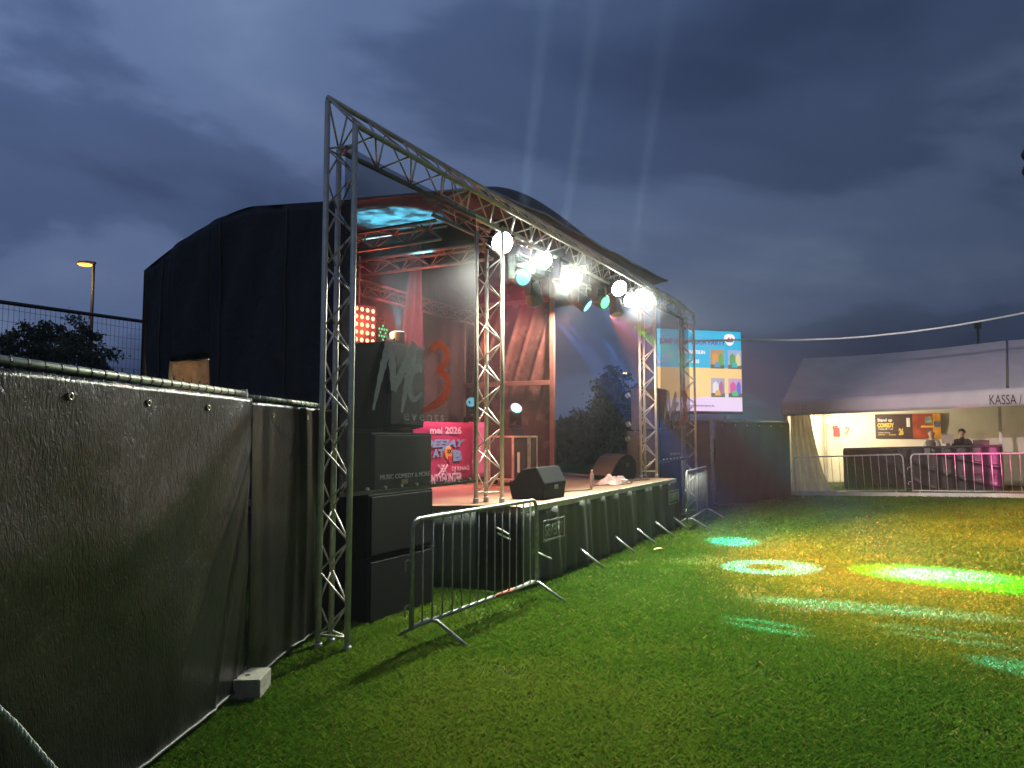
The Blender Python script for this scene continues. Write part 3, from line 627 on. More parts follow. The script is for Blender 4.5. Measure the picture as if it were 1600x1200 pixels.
def moving_head(name, label, loc, d, lens, hang=True, rz=0, scale=1, group='moving head lamps hung from the front truss'):
    o = thing(name, label, 'stage light', loc, rz, group); s = scale; sg = 1 if hang else -1
    M3 = Matrix.Rotation(-rz, 4, 'Z') @ aim(d)
    MB().box(-.15*s, .15*s, -.11*s, .11*s, sg*.24*s, sg*.36*s).build('base', BLACKP, o, bevel=.012)
    m = MB(); m.box(-.17*s, -.13*s, -.05*s, .05*s, min(sg*.24*s, -.06*s*sg), max(sg*.24*s, -.06*s*sg)); m.box(.13*s, .17*s, -.05*s, .05*s, min(sg*.24*s, -.06*s*sg), max(sg*.24*s, -.06*s*sg)); m.box(-.13*s, .13*s, -.05*s, .05*s, min(sg*.19*s, sg*.24*s), max(sg*.19*s, sg*.24*s)); m.build('yoke', BLACKP, o, bevel=.008)
    h_ = MB().lathe([(.05*s, -.18*s), (.095*s, -.15*s), (.115*s, -.02*s), (.12*s, .14*s), (.105*s, .16*s)], 20, M3).build('head', BLACKP, o, True)
    MB().lathe([(.095*s, .161*s), (.085*s, .168*s)], 20, M3).build('lens', lens, h_)
    if hang: m = MB(); m.tube((0, 0, .36*s), (0, .04, .55*s), .016, 6); m.build('clamp', STEEL, o)
    return o
LC = emat('lit_cyan_lens', (.20, .75, .95), 1.6); LG = emat('lit_green_lens', (.08, 1, .20), 4.0); LB = emat('lit_blue_lens', (.25, .6, 1), 2.2); LOFF = mat('dark_lens', (.25, .3, .3), .1)
cam_dir = lambda P: (Vector((0, 0, EYE))-P)
H1 = STAGE.w(3.60, .20, 3.72); H2 = STAGE.w(4.78, .12, 3.93); H2b = STAGE.w(4.25, .3, 3.62); H3 = STAGE.w(5.50, .15, 3.72); H4 = STAGE.w(6.50, .24, 3.90); H5 = STAGE.w(7.22, .2, 3.90)
moving_head('moving_head', 'moving head with pale cyan lens below the first white flood', H1, (.45, -.9, -.35), LC, rz=STAGE.a)
moving_head('moving_head', 'moving head with round bright green lens facing the lawn', H2, (.55, -.8, -.30), LG, rz=STAGE.a)
moving_head('moving_head', 'moving head turned away, hanging between the first two white floods', H2b, (.2, .5, -.9), LB, rz=STAGE.a)
moving_head('moving_head', 'dark moving head with narrow blue lens mid truss', H3, (.75, -.25, -.6), LB, rz=STAGE.a)
moving_head('moving_head', 'moving head with slanted green lens beside the third white flood', H4, (.70, -.70, -.45), LG, rz=STAGE.a)
moving_head('moving_head', 'moving head lit white from behind, between the last two floods', H5, (.1, -.35, -1), LOFF, rz=STAGE.a)
cp = cl+Vector((0, 0, .78+.36))
moving_head('moving_head', 'moving head with cyan lens standing on the flight case', cp, (.28, -.75, .5), LC, hang=False, rz=STAGE.a-R(10), group='moving heads standing on the stage')
hp = STAGE.ony(738, 632, 3.4)
o = thing('lighting_plinth', 'dark plinth behind the near corner tower under a cyan lamp', 'plinth', STAGE.w(hp.x, 3.4, .922), STAGE.a)
MB().box(-.16, .16, -.16, .16, 0, hp.z-.36-.922).build('column', BLACK, o, bevel=.01); MB().box(-.2, .2, -.2, .2, -.0, .03).build('base_plate', STEEL, o)
moving_head('moving_head', 'cyan lit moving head on a plinth behind the near corner tower', STAGE.w(hp.x, 3.4, hp.z), (-.1, -1, .25), LC, hang=False, rz=STAGE.a, group='moving heads standing on the stage')
bp_ = STAGE.ony(622, 533, 2.0)
o = thing('lighting_plinth', 'tall dark plinth behind the near loudspeaker stack', 'plinth', STAGE.w(bp_.x, 2.0, .922), STAGE.a)
MB().box(-.16, .16, -.16, .16, 0, bp_.z-.40-.922).build('column', BLACK, o, bevel=.01); MB().box(-.2, .2, -.2, .2, 0, .03).build('base_plate', STEEL, o)
BH = STAGE.w(bp_.x, 2.0, bp_.z-.04)
moving_head('moving_head', 'moving head throwing a cyan fan of light up from behind the near loudspeaker', BH, (0, 0, 1), emat('lit_cyan_fan_lens', (.35, .85, 1), 14), hang=False, rz=STAGE.a, group='moving heads standing on the stage')
# red LED matrix and green par inside
bl = STAGE.ony(566, 507, 2.4)
o = thing('led_matrix', 'red LED blinder matrix glowing inside the left of the stage', 'blinder', STAGE.w(bl.x, 2.4, bl.z), STAGE.a+R(-6))
MB().box(-.28, .28, .01, .12, -.28, .28).build('housing', BLACKP, o, bevel=.01)
RL = emat('lit_red_led', (1, .30, .13), 14); rim = emat('lit_red_ring', (1, .05, .02), 2.5)
for i in range(5):
    for j in range(5):
        k = MB().lathe([(.030, 0), (.030, .006)], 12, Matrix.Translation((-.21+.105*i, .009, -.21+.105*j)) @ Matrix.Rotation(R(90), 4, 'X')).build('led', RL, o)
m = MB(); m.tube((0, .07, .28), (0, .07, .95), .014, 6); m.build('hanger', STEEL, o)
gpn = STAGE.ony(598, 520, 3.2); GD = emat('lit_green_led', (.05, 1, .40), 3)
o = thing('led_par', 'small round green LED par lamp right of the red blinder', 'par lamp', STAGE.w(gpn.x, 3.2, gpn.z), STAGE.a)
MB().lathe([(.10, -.22), (.14, -.20), (.155, -.01), (.16, 0)], 20, Matrix.Rotation(R(90), 4, 'X')).build('housing', BLACKP, o, True)
m = MB()
for k in range(12):
    a = k*2*math.pi/12; rr_ = .11 if k % 2 else .065; m.lathe([(.018, .0), (.018, .006)], 8, Matrix.Translation((rr_*math.cos(a), -.004, rr_*math.sin(a))) @ Matrix.Rotation(R(90), 4, 'X'))
m.build('led_cluster', GD, o)
m = MB(); m.path([(-.17, .1, 0), (-.17, .1, .25), (.17, .1, .25), (.17, .1, 0)], .01, 6); m.build('yoke', STEEL, o, True)
# light of those lamps, and of added washes that have no fixture
RED = (1, .10, .03); ORG = (1, .30, .04); CYA = (.12, .75, 1); GRN = (.04, 1, .10)
bw = STAGE.w(bl.x+.05, 2.22, bl.z)
spot('blinder_beam', bw, STAGE.w(7.6, -3.2, 0), (1, .38, .16), 900, R(50), .7, radius=.25)
point('backstage_light', STAGE.w(2.75, 4.6, 2.4), (1, .78, .48), 45, .1)
point('blinder_glow', STAGE.w(bl.x+.1, 2.15, bl.z), RED, 130, .25)
spot('red_wash', STAGE.w(5.6, .75, 4.0), STAGE.w(4.6, 3.8, 1.8), (1, .10, .20), 900, R(56), .8, radius=.08)
spot('orange_side_wash', STAGE.w(7.95, 1.25, 4.0), STAGE.w(8.35, 2.8, 2.9), (1, .50, .38), 950, R(44), .8, radius=.08)
spot('amber_deck_wash', STAGE.w(6.6, .62, 4.15), STAGE.w(6.0, 1.3, .92), (1, .72, .46), 520, R(40), .8, radius=.08)
spot('pink_deck_wash', STAGE.w(3.6, .6, 4.15), STAGE.w(3.4, 1.0, .92), (1, .55, .66), 600, R(32), .8, radius=.08)
spot('white_tower_wash', STAGE.w(7.3, .05, 3.7), STAGE.w(8.7, .1, 2.9), (1, .84, .74), 260, R(22), .8, radius=.08)
gobo('cyan_fan_beam', BH+Vector((0, 0, .2)), BH+Vector((-.62, .25, 1.7)), BH+Vector((.62, -.25, 1.7)), BH+Vector((.25, .75, 1.7)), CYA, 4500, 'disc', .3, noise=.9)
spot('booth_fill', STAGE.w(4.9, .8, 3.7), STAGE.w(5.1, 2.42, 1.4), (1, .62, .80), 620, R(20), .7, radius=.06)  # added spot that brightens the booth banner, no lamp modelled there
spot('banner_fill', STAGE.w(2.9, -.50, 3.9), STAGE.w(.95, -.06, 2.2), (1, .95, .9), 230, R(24), .8, radius=.06)  # added spot that lifts the scrim print from the front, without a lamp body
spot('cyan_roof_wash', STAGE.w(2.6, .45, 3.0), STAGE.w(3.0, .8, 4.6), CYA, 9, R(36), .9)
# patches thrown on the lawn
def patch(name, src, P, Q, W, col, power, **k):
    src = Vector(src); d = ((gp(*P)+gp(*Q))/2-src).normalized()
    gobo(name, src+d*.72, gp(*P), gp(*Q), gp(*W), col, power, **k)
patch('cyan_spot_beam', H3, (1099, 848), (1197, 848), (1148, 857), (.05, .8, 4), 28500, soft=.5, noise=.5)
patch('cyan_ring_beam', H1, (1120, 888), (1296, 889), (1208, 902), (.25, .8, 3.4), 39000, kind='ring', hole=.42)
patch('green_spot_beam', H4, (1318, 889), (1800, 938), (1560, 936), (.015, 1, .03), 90000, soft=.55)
patch('white_core_beam', H2, (1362, 893), (1600, 915), (1480, 919), (.4, 1.1, 5), 48000, soft=.6, noise=.35)
patch('pale_streak_beam', H2b, (1140, 935), (1700, 982), (1420, 972), (.4, .85, 3.2), 22500, soft=.6, noise=.6)
patch('cyan_bar_beam', H3, (1112, 970), (1300, 998), (1210, 997), (.12, .85, 3.4), 21000, kind='bars', soft=.5)
patch('long_bar_beam', H3, (1320, 980), (1720, 1026), (1500, 1015), (.12, .85, 3.4), 18000, kind='bars', soft=.6, noise=.5)
patch('edge_spot_beam', H1, (1535, 1050), (1720, 1060), (1630, 1085), (.12, .85, 3.4), 24000, soft=.5, noise=.8)
spot('magenta_tent_beam', H5+Vector((.2, -.1, 0)), at(1535, 700, 18.5), (1, .04, .36), 26000, R(5), .8)
spot('pink_tent_beam', H4+Vector((.2, -.1, 0)), at(1500, 640, 18.0), (1, .80, .88), 3600, R(17), .9)
gobo('orange_lawn_beam', STAGE.w(5.4, -.35, 3.45), STAGE.w(.9, -4.3, 0), STAGE.w(13.5, -4.6, 0), STAGE.w(6, -1.35, 0), (1, .17, .003), 19000, soft=.55)
patch('orange_far_beam', STAGE.w(7.3, -.3, 3.9), (1265, 822), (2200, 834), (1520, 858), (1, .25, .01), 17000, soft=.9)
# beams into the sky
for base, tip, pw in (((817, 338), (858, -40), 1.0), ((880, 372), (938, -40), .9), ((985, 430), (1052, -40), .8)):
    p = STAGE.ony(*base, -.7); q_ = at(*tip, STAGE.w(p.x, -.7).y+.6)
    spot('sky_beam', STAGE.w(p.x, -.7, p.z), q_, (.62, .86, 1), 330000*pw, R(2.7), .9, radius=.06)

# ================================================================== near fence: steel panels under black tarpaulin
SHEET = bpy.data.materials.new('woven_black_tarp'); SHEET.use_nodes = True; t = SHEET.node_tree; b = t.nodes['Principled BSDF']; l = t.links.new
c = t.nodes.new('ShaderNodeTexCoord'); nn = t.nodes.new('ShaderNodeTexNoise'); nn.inputs['Scale'].default_value = 2.2; nn.inputs['Detail'].default_value = 6; l(c.outputs['Object'], nn.inputs['Vector'])
r_ = t.nodes.new('ShaderNodeValToRGB'); l(nn.outputs[0], r_.inputs[0]); r_.color_ramp.elements[0].color = (.006, .006, .0065, 1); r_.color_ramp.elements[1].color = (.013, .0125, .012, 1); l(r_.outputs[0], b.inputs['Base Color'])
b.inputs['Roughness'].default_value = .30; b.inputs['Specular IOR Level'].default_value = .42
mpp = t.nodes.new('ShaderNodeMapping'); mpp.inputs['Scale'].default_value = (42, 42, 15); mpp.inputs['Rotation'].default_value = (0, R(28), 0); l(c.outputs['Object'], mpp.inputs[0])
na = t.nodes.new('ShaderNodeTexNoise'); na.inputs['Scale'].default_value = 1.0; na.inputs['Detail'].default_value = 4; na.inputs['Distortion'].default_value = 1.6; l(mpp.outputs[0], na.inputs['Vector'])
b1 = t.nodes.new('ShaderNodeBump'); b1.inputs['Strength'].default_value = .55; b1.inputs['Distance'].default_value = .008; l(na.outputs[0], b1.inputs['Height'])
mq = t.nodes.new('ShaderNodeMapping'); mq.inputs['Scale'].default_value = (1, 1, 1); l(c.outputs['Object'], mq.inputs[0])
wv = t.nodes.new('ShaderNodeTexNoise'); wv.inputs['Scale'].default_value = 130; wv.inputs['Detail'].default_value = 2; l(mq.outputs[0], wv.inputs['Vector'])
b2 = t.nodes.new('ShaderNodeBump'); b2.inputs['Strength'].default_value = .25; b2.inputs['Distance'].default_value = .004; l(wv.outputs[0], b2.inputs['Height']); l(b1.outputs[0], b2.inputs['Normal']); l(b2.outputs[0], b.inputs['Normal'])
TUBE = mat('fence_tube', (.34, .37, .30), .5, .35, .3, 16)
HEM = mat('tarp_hem', (.022, .022, .02), .55, 0, .5, 14, .2, 50)
FARSHEET = mat('dull_black_tarp', (.016, .018, .018), .8, 0, .3, 3, .3, 40, .1)
def fence(label, p, q, H_, group, folds, ties=.1, z0=.06, sheet_mat=None):
    """local x from p to q; the tarpaulin hangs on the local -y side"""
    p = Vector(p); q = Vector(q); Ln = (q-p).length; a = math.atan2(q.y-p.y, q.x-p.x)
    o = thing('tarpaulin_fence', label, 'fence', (p.x, p.y, float(gz(p.x, p.y))), a, group)
    MB().tube((0, 0, H_), (Ln, 0, H_), .021, 12).build('top_tube', TUBE, o, True)
    MB().tube((0, 0, .12), (Ln, 0, .12), .019, 10).build('bottom_tube', TUBE, o, True)
    for x in (.0, Ln): MB().tube((x, 0, .02), (x, 0, H_+.03), .021, 12).build('post', TUBE, o, True)
    m = MB(); nw = int(Ln/ties)
    for i in range(1, nw): m.tube((i*ties, .024, .12), (i*ties, .024, H_+.045), .0027, 4)
    for i in range(1, 9): m.tube((0, .03, .12+i*.21), (Ln, .03, .12+i*.21), .002, 4)
    for i in range(1, nw): m.tube((i*ties-.006, 0, H_), (i*ties+.006, 0, H_), .0235, 10)
    m.build('wire_mesh', mat('dark_fence_wire', (.045, .045, .045), .5, .4), o)
    NX = int(Ln*46)
    def sheet(s, k):
        x = .02+(Ln-.04)*s; z = z0+(H_-.035-z0)*k; d = -.028
        d -= folds(x, z, Ln)
        return (x, min(-.024, d), z)
    ts = MB().grid(sheet, NX, 70).build('tarpaulin', sheet_mat or SHEET, o, True, thick=.0015)
    m = MB(); m.path([Vector(sheet(i/60, 0))+Vector((0, -.004, .012)) for i in range(61)], .010, 6); m.build('hem', HEM, ts, True)
    k = int(Ln/.62)
    for i in range(k):
        x = .35+i*.62; y = sheet(x/Ln, .955)[1]
        if x < Ln: MB().add(*ring((x, y-.006, z0+(H_-.035-z0)*.955))).build('eyelet', mat('brass_eyelet', (.65, .62, .45), .3, .7), ts, True)
    c_ = MB()
    for x in (.012, Ln-.012): c_.box(x-.03, x+.03, -.034, .034, H_-.02, H_+.012)
    return o
def ring(c0, R_=.014, r=.005, n=14, k=6):
    vs = []; fs = []
    for i in range(n):
        a = 2*math.pi*i/n
        for j in range(k):
            e_ = 2*math.pi*j/k; q_ = R_+r*math.cos(e_); vs.append((c0[0]+q_*math.cos(a), c0[1]+r*math.sin(e_), c0[2]+q_*math.sin(a)))
    for i in range(n):
        for j in range(k): fs.append((i*k+j, ((i+1) % n)*k+j, ((i+1) % n)*k+(j+1) % k, i*k+(j+1) % k))
    return vs, fs
def folds1(x, z, Ln):
    u = x/Ln; d = 0
    for (cx, cz, sl, w_, am) in ((Ln, 1.95, .55, .10, .030), (Ln, 1.7, 1.4, .05, .028), (Ln, 1.5, 3.0, .035, .026), (Ln, 1.0, 6.0, .03, .02)):
        dist = (z-cz)-sl*(x-cx); d += am*math.exp(-(dist/w_/(1+.5*sl))**2)*math.exp(-(Ln-x)/.7)
    sag = 1.75-.55*math.sin(math.pi*min(1, u))**1.0
    d += .012*math.exp(-((z-sag)/.16)**2)*math.sin(math.pi*u)
    d += .007*math.sin(5*x+3*z)+.003*math.sin(11*x-7*z+1)
    n_ = 0
    for fx_, fz_, am in ((7.3, 4.1, .010), (13.7, -9.3, .007), (23., 15., .004), (31., -27., .003)): n_ += am*math.sin(fx_*x+fz_*z+1.7*math.sin(fz_*.6*x-fx_*.4*z))
    return .028+d*min(1, .25+(Ln-x)/.12)+n_*.16
def folds2(x, z, Ln):
    f = .0
    for cx, w_, am in ((.98, .05, .045), (1.32, .045, .05), (.3, .12, .012)): f += am*math.exp(-((x-cx-.05*(1-z))/w_)**2)
    return .02+f*(.35+.65*min(1, z))+.008*math.sin(6*x+2*z)
gN = 'tarpaulin covered fence panels beside the lawn'
p1, p2_ = Vector((-2.00, 1.50, 0)), Vector((-1.815, 4.98, 0))
fence('nearest fence panel under wrinkled black tarpaulin at the left edge', p1, p2_, 1.985, gN, folds1)
fence('narrow tarpaulin covered fence panel between the nearest panel and the first tower', (-1.812, 4.985, 0), (-1.675, 6.68, 0), 1.965, gN, folds2)
def foldsF(x, z, Ln): return .02+.012*math.sin(5*x+z)+.006*math.sin(13*x-2*z)
fence('dark fence panel behind the far tower, joined to the white marquee', (4.70, 17.30, 0), (7.50, 20.05, 0), 2.08, 'dark fence panels beyond the stage', foldsF, sheet_mat=FARSHEET)
fence('dark fence panel hidden mostly behind the far mesh banner', (3.0, 17.9, 0), (4.66, 17.30, 0), 2.08, 'dark fence panels beyond the stage', foldsF, sheet_mat=FARSHEET)
o = thing('fence_block', 'pale concrete fence foot block with holes on the grass', 'fence block', (-1.80, 4.93, 0), R(3))
CONC = mat('pale_concrete', (.20, .19, .15), .85, 0, .25, 14, .5, 50)
m = MB().prism([(-.28, 0), (-.17, 0), (-.15, .055), (-.03, .055), (-.01, 0), (.19, 0), (.19, .15), (-.28, .15)], -.13, .13)
m.build('body', CONC, o, bevel=.008)
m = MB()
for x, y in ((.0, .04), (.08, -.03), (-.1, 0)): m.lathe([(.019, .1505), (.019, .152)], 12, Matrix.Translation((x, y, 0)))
m.build('hole', mat('hole_shadow', (.01, .01, .01), .9), o)  # flat dark discs paint the shade inside the holes
# rope running down from the fence to the ground
rp = [at(-60, 1075, 2.62)+Vector((.05, 0, 0)), at(0, 1133, 2.78)+Vector((.06, 0, 0)), at(62, 1204, 2.95)+Vector((.06, 0, 0)), at(140, 1310, 3.1)+Vector((.03, 0, 0))]
o = thing('guy_rope', 'twisted pale rope slanting across the foot of the nearest fence panel', 'rope', rp[0])
m = MB(); dvec = rp[3]-rp[0]
fine = []
for i in range(81):
    s = i/80*3; k = min(2, int(s)); fine.append(rp[k].lerp(rp[k+1], s-k)-rp[0])
ax = dvec.normalized(); s1 = ax.cross(Vector((1, 0, 0))).normalized(); s2 = ax.cross(s1)
for ph in (0, 2.094, 4.189): m.path([p+(s1*math.cos(i*.75+ph)+s2*math.sin(i*.75+ph))*.006 for i, p in enumerate(fine)], .0065, 5)
m.build('strand', mat('rope_fibre', (.42, .46, .38), .8, 0, .45, 45), o, True)

# ================================================================== crowd barriers
BARM = mat('barrier_steel', (.24, .25, .23), .5, .45, .3, 18)
BARP = mat('barrier_steel_pale', (.50, .46, .45), .5, .35, .3, 18)
def barrier(label, p, q, H_, nb_, mt, foot='A', zb=.17, redpatch=False):
    p = Vector(p); q = Vector(q); Ln = (q-p).length; a = math.atan2(q.y-p.y, q.x-p.x); rise = float(gz(q.x, q.y)-gz(p.x, p.y))/Ln
    o = thing('crowd_barrier', label, 'barrier', (p.x, p.y, float(gz(p.x, p.y))), a, 'steel crowd barriers on the lawn')
    o.rotation_euler = (0, -math.atan(rise), a)
    c_ = .10; pts = [(0, 0, zb-.02), (0, 0, H_-c_)]
    for k in range(1, 6): e_ = k/6*math.pi/2; pts.append((c_-c_*math.cos(e_), 0, H_-c_+c_*math.sin(e_)))
    pts += [(c_, 0, H_), (Ln-c_, 0, H_)]
    for k in range(1, 6): e_ = k/6*math.pi/2; pts.append((Ln-c_+c_*math.sin(e_), 0, H_-c_+c_*math.cos(e_)))
    pts += [(Ln, 0, H_-c_), (Ln, 0, zb-.02)]
    MB().path(pts, .019, 10).build('frame', mt, o, True)
    MB().tube((0.0, 0, zb), (Ln, 0, zb), .018, 10).build('bottom_rail', mt, o, True)
    if redpatch: MB().tube((Ln*.60, 0, zb), (Ln*.76, 0, zb), .0195, 10).build('rust_band', mat('rusty_paint', (.30, .09, .06), .7, 0, .4, 30), o, True)
    for i in range(nb_):
        x = Ln*(i+1)/(nb_+1); MB().tube((x+.006*math.sin(i*5), .0, zb+.01), (x, 0, H_-.01), .0075, 6).build('bar', mt, o, True)
    for x in ((.28 if foot == 'A' else .16), Ln-(.04 if foot == 'A' else .22)):
        m_ = MB()
        if foot == 'A':
            m_.path([(x, -.36, .012), (x, -.05, zb-.005), (x, .05, zb-.005), (x, .36, .012)], .016, 8)
        else:
            m_.box(x-.02, x+.02, -.24, .24, 0, .02); m_.tube((x, 0, .02), (x, 0, zb), .018, 8)
        m_.build('foot', mt, o, True)
    for z in (H_*.36, H_*.70): MB().path([(0, 0, z), (-.06, 0, z), (-.085, 0, z-.01), (-.085, 0, z-.08)], .009, 6).build('hook', mt, o, True)
    return o
barrier('nearest crowd barrier on the grass before the near loudspeaker stack, with rusty rail band', STAGE.w(.30, -.56), STAGE.w(2.44, -.62), 1.03, 14, BARM, zb=.19, redpatch=True)
barrier('crowd barrier in front of the farthest truss tower', STAGE.w(8.70, -.58), STAGE.w(10.95, -.42), 1.06, 14, BARM, zb=.19)
barrier('pale crowd barrier before the left half of the white marquee', (7.78, 20.30, 0), (10.20, 19.20, 0), 1.10, 13, BARP, foot='F')
barrier('pale crowd barrier before the pink lit counter of the marquee', (10.30, 19.05, 0), (12.85, 17.65, 0), 1.10, 14, BARP, foot='F')

# ================================================================== white marquee (ticket desk)
KA = math.atan2(-.57, .82); KF = Frame((7.75, 20.85, 0), KA)
ko = thing('marquee', 'white marquee with ticket desk sign on its fascia', 'marquee', (7.75, 20.85, 0), KA)
PVC = mat('white_pvc', (.46, .43, .43), .5, 0, .08, 2, .12, 6, .4, trans=.12); PVCI = mat('cream_pvc_wall', (.72, .68, .56), .6, 0, .08, 2, .25, 5, .3)
EZ, RZ_, KD, KL = 2.68, 4.12, 5.0, 5.15
def kz(x): return .032*x
def roofk(a, bq, x0_=-.05, x1_=KL+.06):
    x = x0_+(x1_-x0_)*a; k = bq; y = -.08+(KD+.16)*k; h_ = RZ_-abs(k-.5)*2*(RZ_-EZ); sag = .07*math.sin(math.pi*a)*math.sin(math.pi*k)**.5
    return (x, y, h_+kz(x)-sag-.02*math.sin(a*math.pi*2)*math.sin(k*6))
MB().grid(lambda a, bq: roofk(a, bq), 26, 24).build('roof', PVC, ko, False, thick=.01)
MB().grid(lambda a, bq: roofk(a, bq, KL+.12, KL+5.2), 20, 24).build('roof', PVC, ko, False, thick=.01)
fa = MB().grid(lambda a, bq: (-.06+10.4*a, -.10-.012*math.sin(a*23)*(1-bq), EZ-.43+.43*bq+kz(10.4*a)), 50, 4).build('fascia', PVC, ko, True, thick=.006)
INK = mat('dark_red_ink', (.05, .008, .018), .5)
r = rectpx(KF, (1546, 623), (1597, 634), -.13); text('KASSA /', (r[0], r[1]+.04, r[2], r[3]+.09), -.125, INK, fa, bold=.0)
r = rectpx(KF, (1243, 634), (1260, 645), -.13); m = MB()
for i in range(3):
    m.box(r[0], r[2], -.122, -.12, r[1]+i*(r[3]-r[1])/2.2, r[1]+i*(r[3]-r[1])/2.2+.012)
for i in range(4): m.box(r[0]+i*(r[2]-r[0])/3.2, r[0]+i*(r[2]-r[0])/3.2+.012, -.1245, -.1225, r[1], r[3])
m.build('maker_stamp', mat('stamp_grey', (.30, .27, .28), .6), fa)
m = MB().grid(lambda a, bq: (-.04+10.3*a, KD+.03*math.sin(a*14+bq*3)+.02*math.sin(bq*9), .05+kz(10.3*a)+(EZ-.05)*bq), 60, 14); bw_ = m.build('back_wall', PVCI, ko, True, thick=.006)
m = MB().grid(lambda a, bq: (-.03+.03*math.sin(a*22)*bq, KD*a, .04+(EZ+.0-.04)*bq), 40, 8); m.build('side_wall', PVCI, ko, True, thick=.006)
MB().add([(-.03, -.05, EZ), (-.03, KD, EZ), (-.03, KD/2, RZ_-.06)], [(0, 1, 2)]).build('gable', PVC, ko, thick=.006)
KP = mat('marquee_post', (.52, .50, .46), .4, .5)
for x, y in ((0, 0), (KF.ony(1563, 670, 4.0).x, 4.0), (0, KD-.06)): MB().box(x-.04, x+.04, y-.04, y+.04, kz(x), EZ+kz(x)).build('post', KP, ko, bevel=.006)
MB().add([(-.04, -.09, .05), (10.2, -.09, .05+kz(10.2)), (10.2, -.04, .05+kz(10.2)), (-.04, -.04, .05), (-.04, -.09, .15), (10.2, -.09, .15+kz(10.2)), (10.2, -.04, .15+kz(10.2)), (-.04, -.04, .15)], [(0, 1, 2, 3), (4, 5, 6, 7), (0, 1, 5, 4), (3, 2, 6, 7), (0, 3, 7, 4), (1, 2, 6, 5)]).build('base_beam', KP, ko)
# gathered curtain in the left front corner
def curt(a, bq):
    sp_ = .28+.34*(1-bq)**1.5 + (.35*max(0, .25-bq))
    x = .06+sp_*a*1.5; return (x, .22+.5*a+.06*math.sin(a*30+bq*2)*(1-.3*bq), .03+(EZ-.1)*bq)
MB().grid(curt, 60, 16).build('curtain', mat('curtain_pvc', (.66, .62, .52), .6, 0, .1, 3, trans=.5), ko, True, thick=.004)
# comedy banner on the back wall
KBF = Frame(KF.w(0, KD-.09, 0), KA)
r = rectpx(KBF, (1367, 650), (1471, 684), 0); cz0, cz1 = r[1]-.03, r[3]+.05
cb = thing('comedy_banner', 'dark and orange comedy show banner hung on the cream back wall', 'banner', KF.w(0, KD-.09, 0), KA)
xa, xm, xb = r[0], KBF.ony(1426, 665, 0).x, r[2]
MB().box(xa, xm, -.006, .0, cz0, cz1).build('banner_cloth', mat('dark_brown_print', (.045, .022, .022), .5, 0, .3, 4), cb)
MB().box(xm, xb-.22, -.006, .0, cz0, cz1).build('banner_cloth', mat('rust_print', (.34, .055, .02), .5, 0, .5, 3), cb)
MB().box(xb-.22, xb, -.006, .0, cz0, cz1).build('banner_cloth', mat('amber_print', (.72, .32, .03), .5, 0, .3, 3), cb)
def kt(s, p, q, mm_, **k): rr_ = rectpx(KBF, p, q, -.012); return text(s, rr_, -.008, mm_, cb, **k)
kt('Stand up', (1371, 654), (1394, 660), WHITEP, bold=.02); kt('COMEDY', (1371, 661), (1397, 668), YELP, bold=.05)
kt('Vrijdag 08.11.26', (1372, 669), (1395, 672), WHITEP, bold=.01); kt('Comedians & friends', (1372, 675), (1391, 677), WHITEP); kt('entree  -  tickets', (1372, 678), (1400, 680), YELP, bold=.02); kt('26', (1404, 669), (1412, 680), YELP, bold=.06)
def kbox(p, q, mm_, nm): rr_ = rectpx(KBF, p, q, -.012); MB().box(rr_[0], rr_[2], -.012, -.008, rr_[1], rr_[3]).build(nm, mm_, cb)
kbox((1416, 653), (1422, 667), WHITEP, 'microphone_print'); kbox((1445, 651), (1456, 661), mat('photo_teal', (.20, .30, .26), .5, 0, .6, 9), 'photo_print'); kbox((1459, 658), (1470, 667), mat('photo_blue', (.10, .12, .16), .5, 0, .6, 9), 'photo_print'); kbox((1448, 671), (1455, 680), mat('photo_grey', (.14, .13, .13), .5, 0, .6, 9), 'photo_print'); kbox((1439, 665), (1461, 668), YELP, 'orange_bar')
# extinguisher sign and extinguisher
sg = KBF.ony(1307, 671, 0); so = thing('extinguisher_sign', 'small red fire extinguisher pictogram on the cream back wall', 'sign', KBF.w(sg.x, -.01, sg.z), KA)
MB().box(-.10, .10, -.004, 0, -.22, .06).build('cylinder_print', REDP, so); MB().box(-.05, .04, -.004, 0, .07, .13).build('valve_print', REDP, so); MB().box(-.12, -.06, -.004, 0, .03, .12).build('hose_print', REDP, so)
m = MB(); m.path([(.24, -.003, -.18), (.30, -.003, -.05), (.33, -.003, .08)], .008, 4); m.path([(.30, -.003, -.18), (.37, -.003, -.02), (.40, -.003, .08)], .008, 4); m.path([(.25, -.003, .02), (.30, -.003, .07), (.36, -.003, .04)], .008, 4); m.build('arrow_print', DKP, so)
ep = KF.w(.98, 3.9, .03); eo = thing('fire_extinguisher', 'red fire extinguisher standing on the ground left of the black counter', 'extinguisher', ep, KA)
MB().lathe([(.10, 0), (.105, .03), (.105, .46), (.07, .54), (.03, .56)], 18).build('cylinder', mat('extinguisher_red', (.50, .02, .025), .35), eo, True)
MB().box(-.02, .10, -.02, .02, .56, .62).build('valve', BLACKP, eo); MB().path([(.03, 0, .58), (.13, 0, .5), (.14, 0, .2)], .014, 6).build('hose', BLACKP, eo, True)
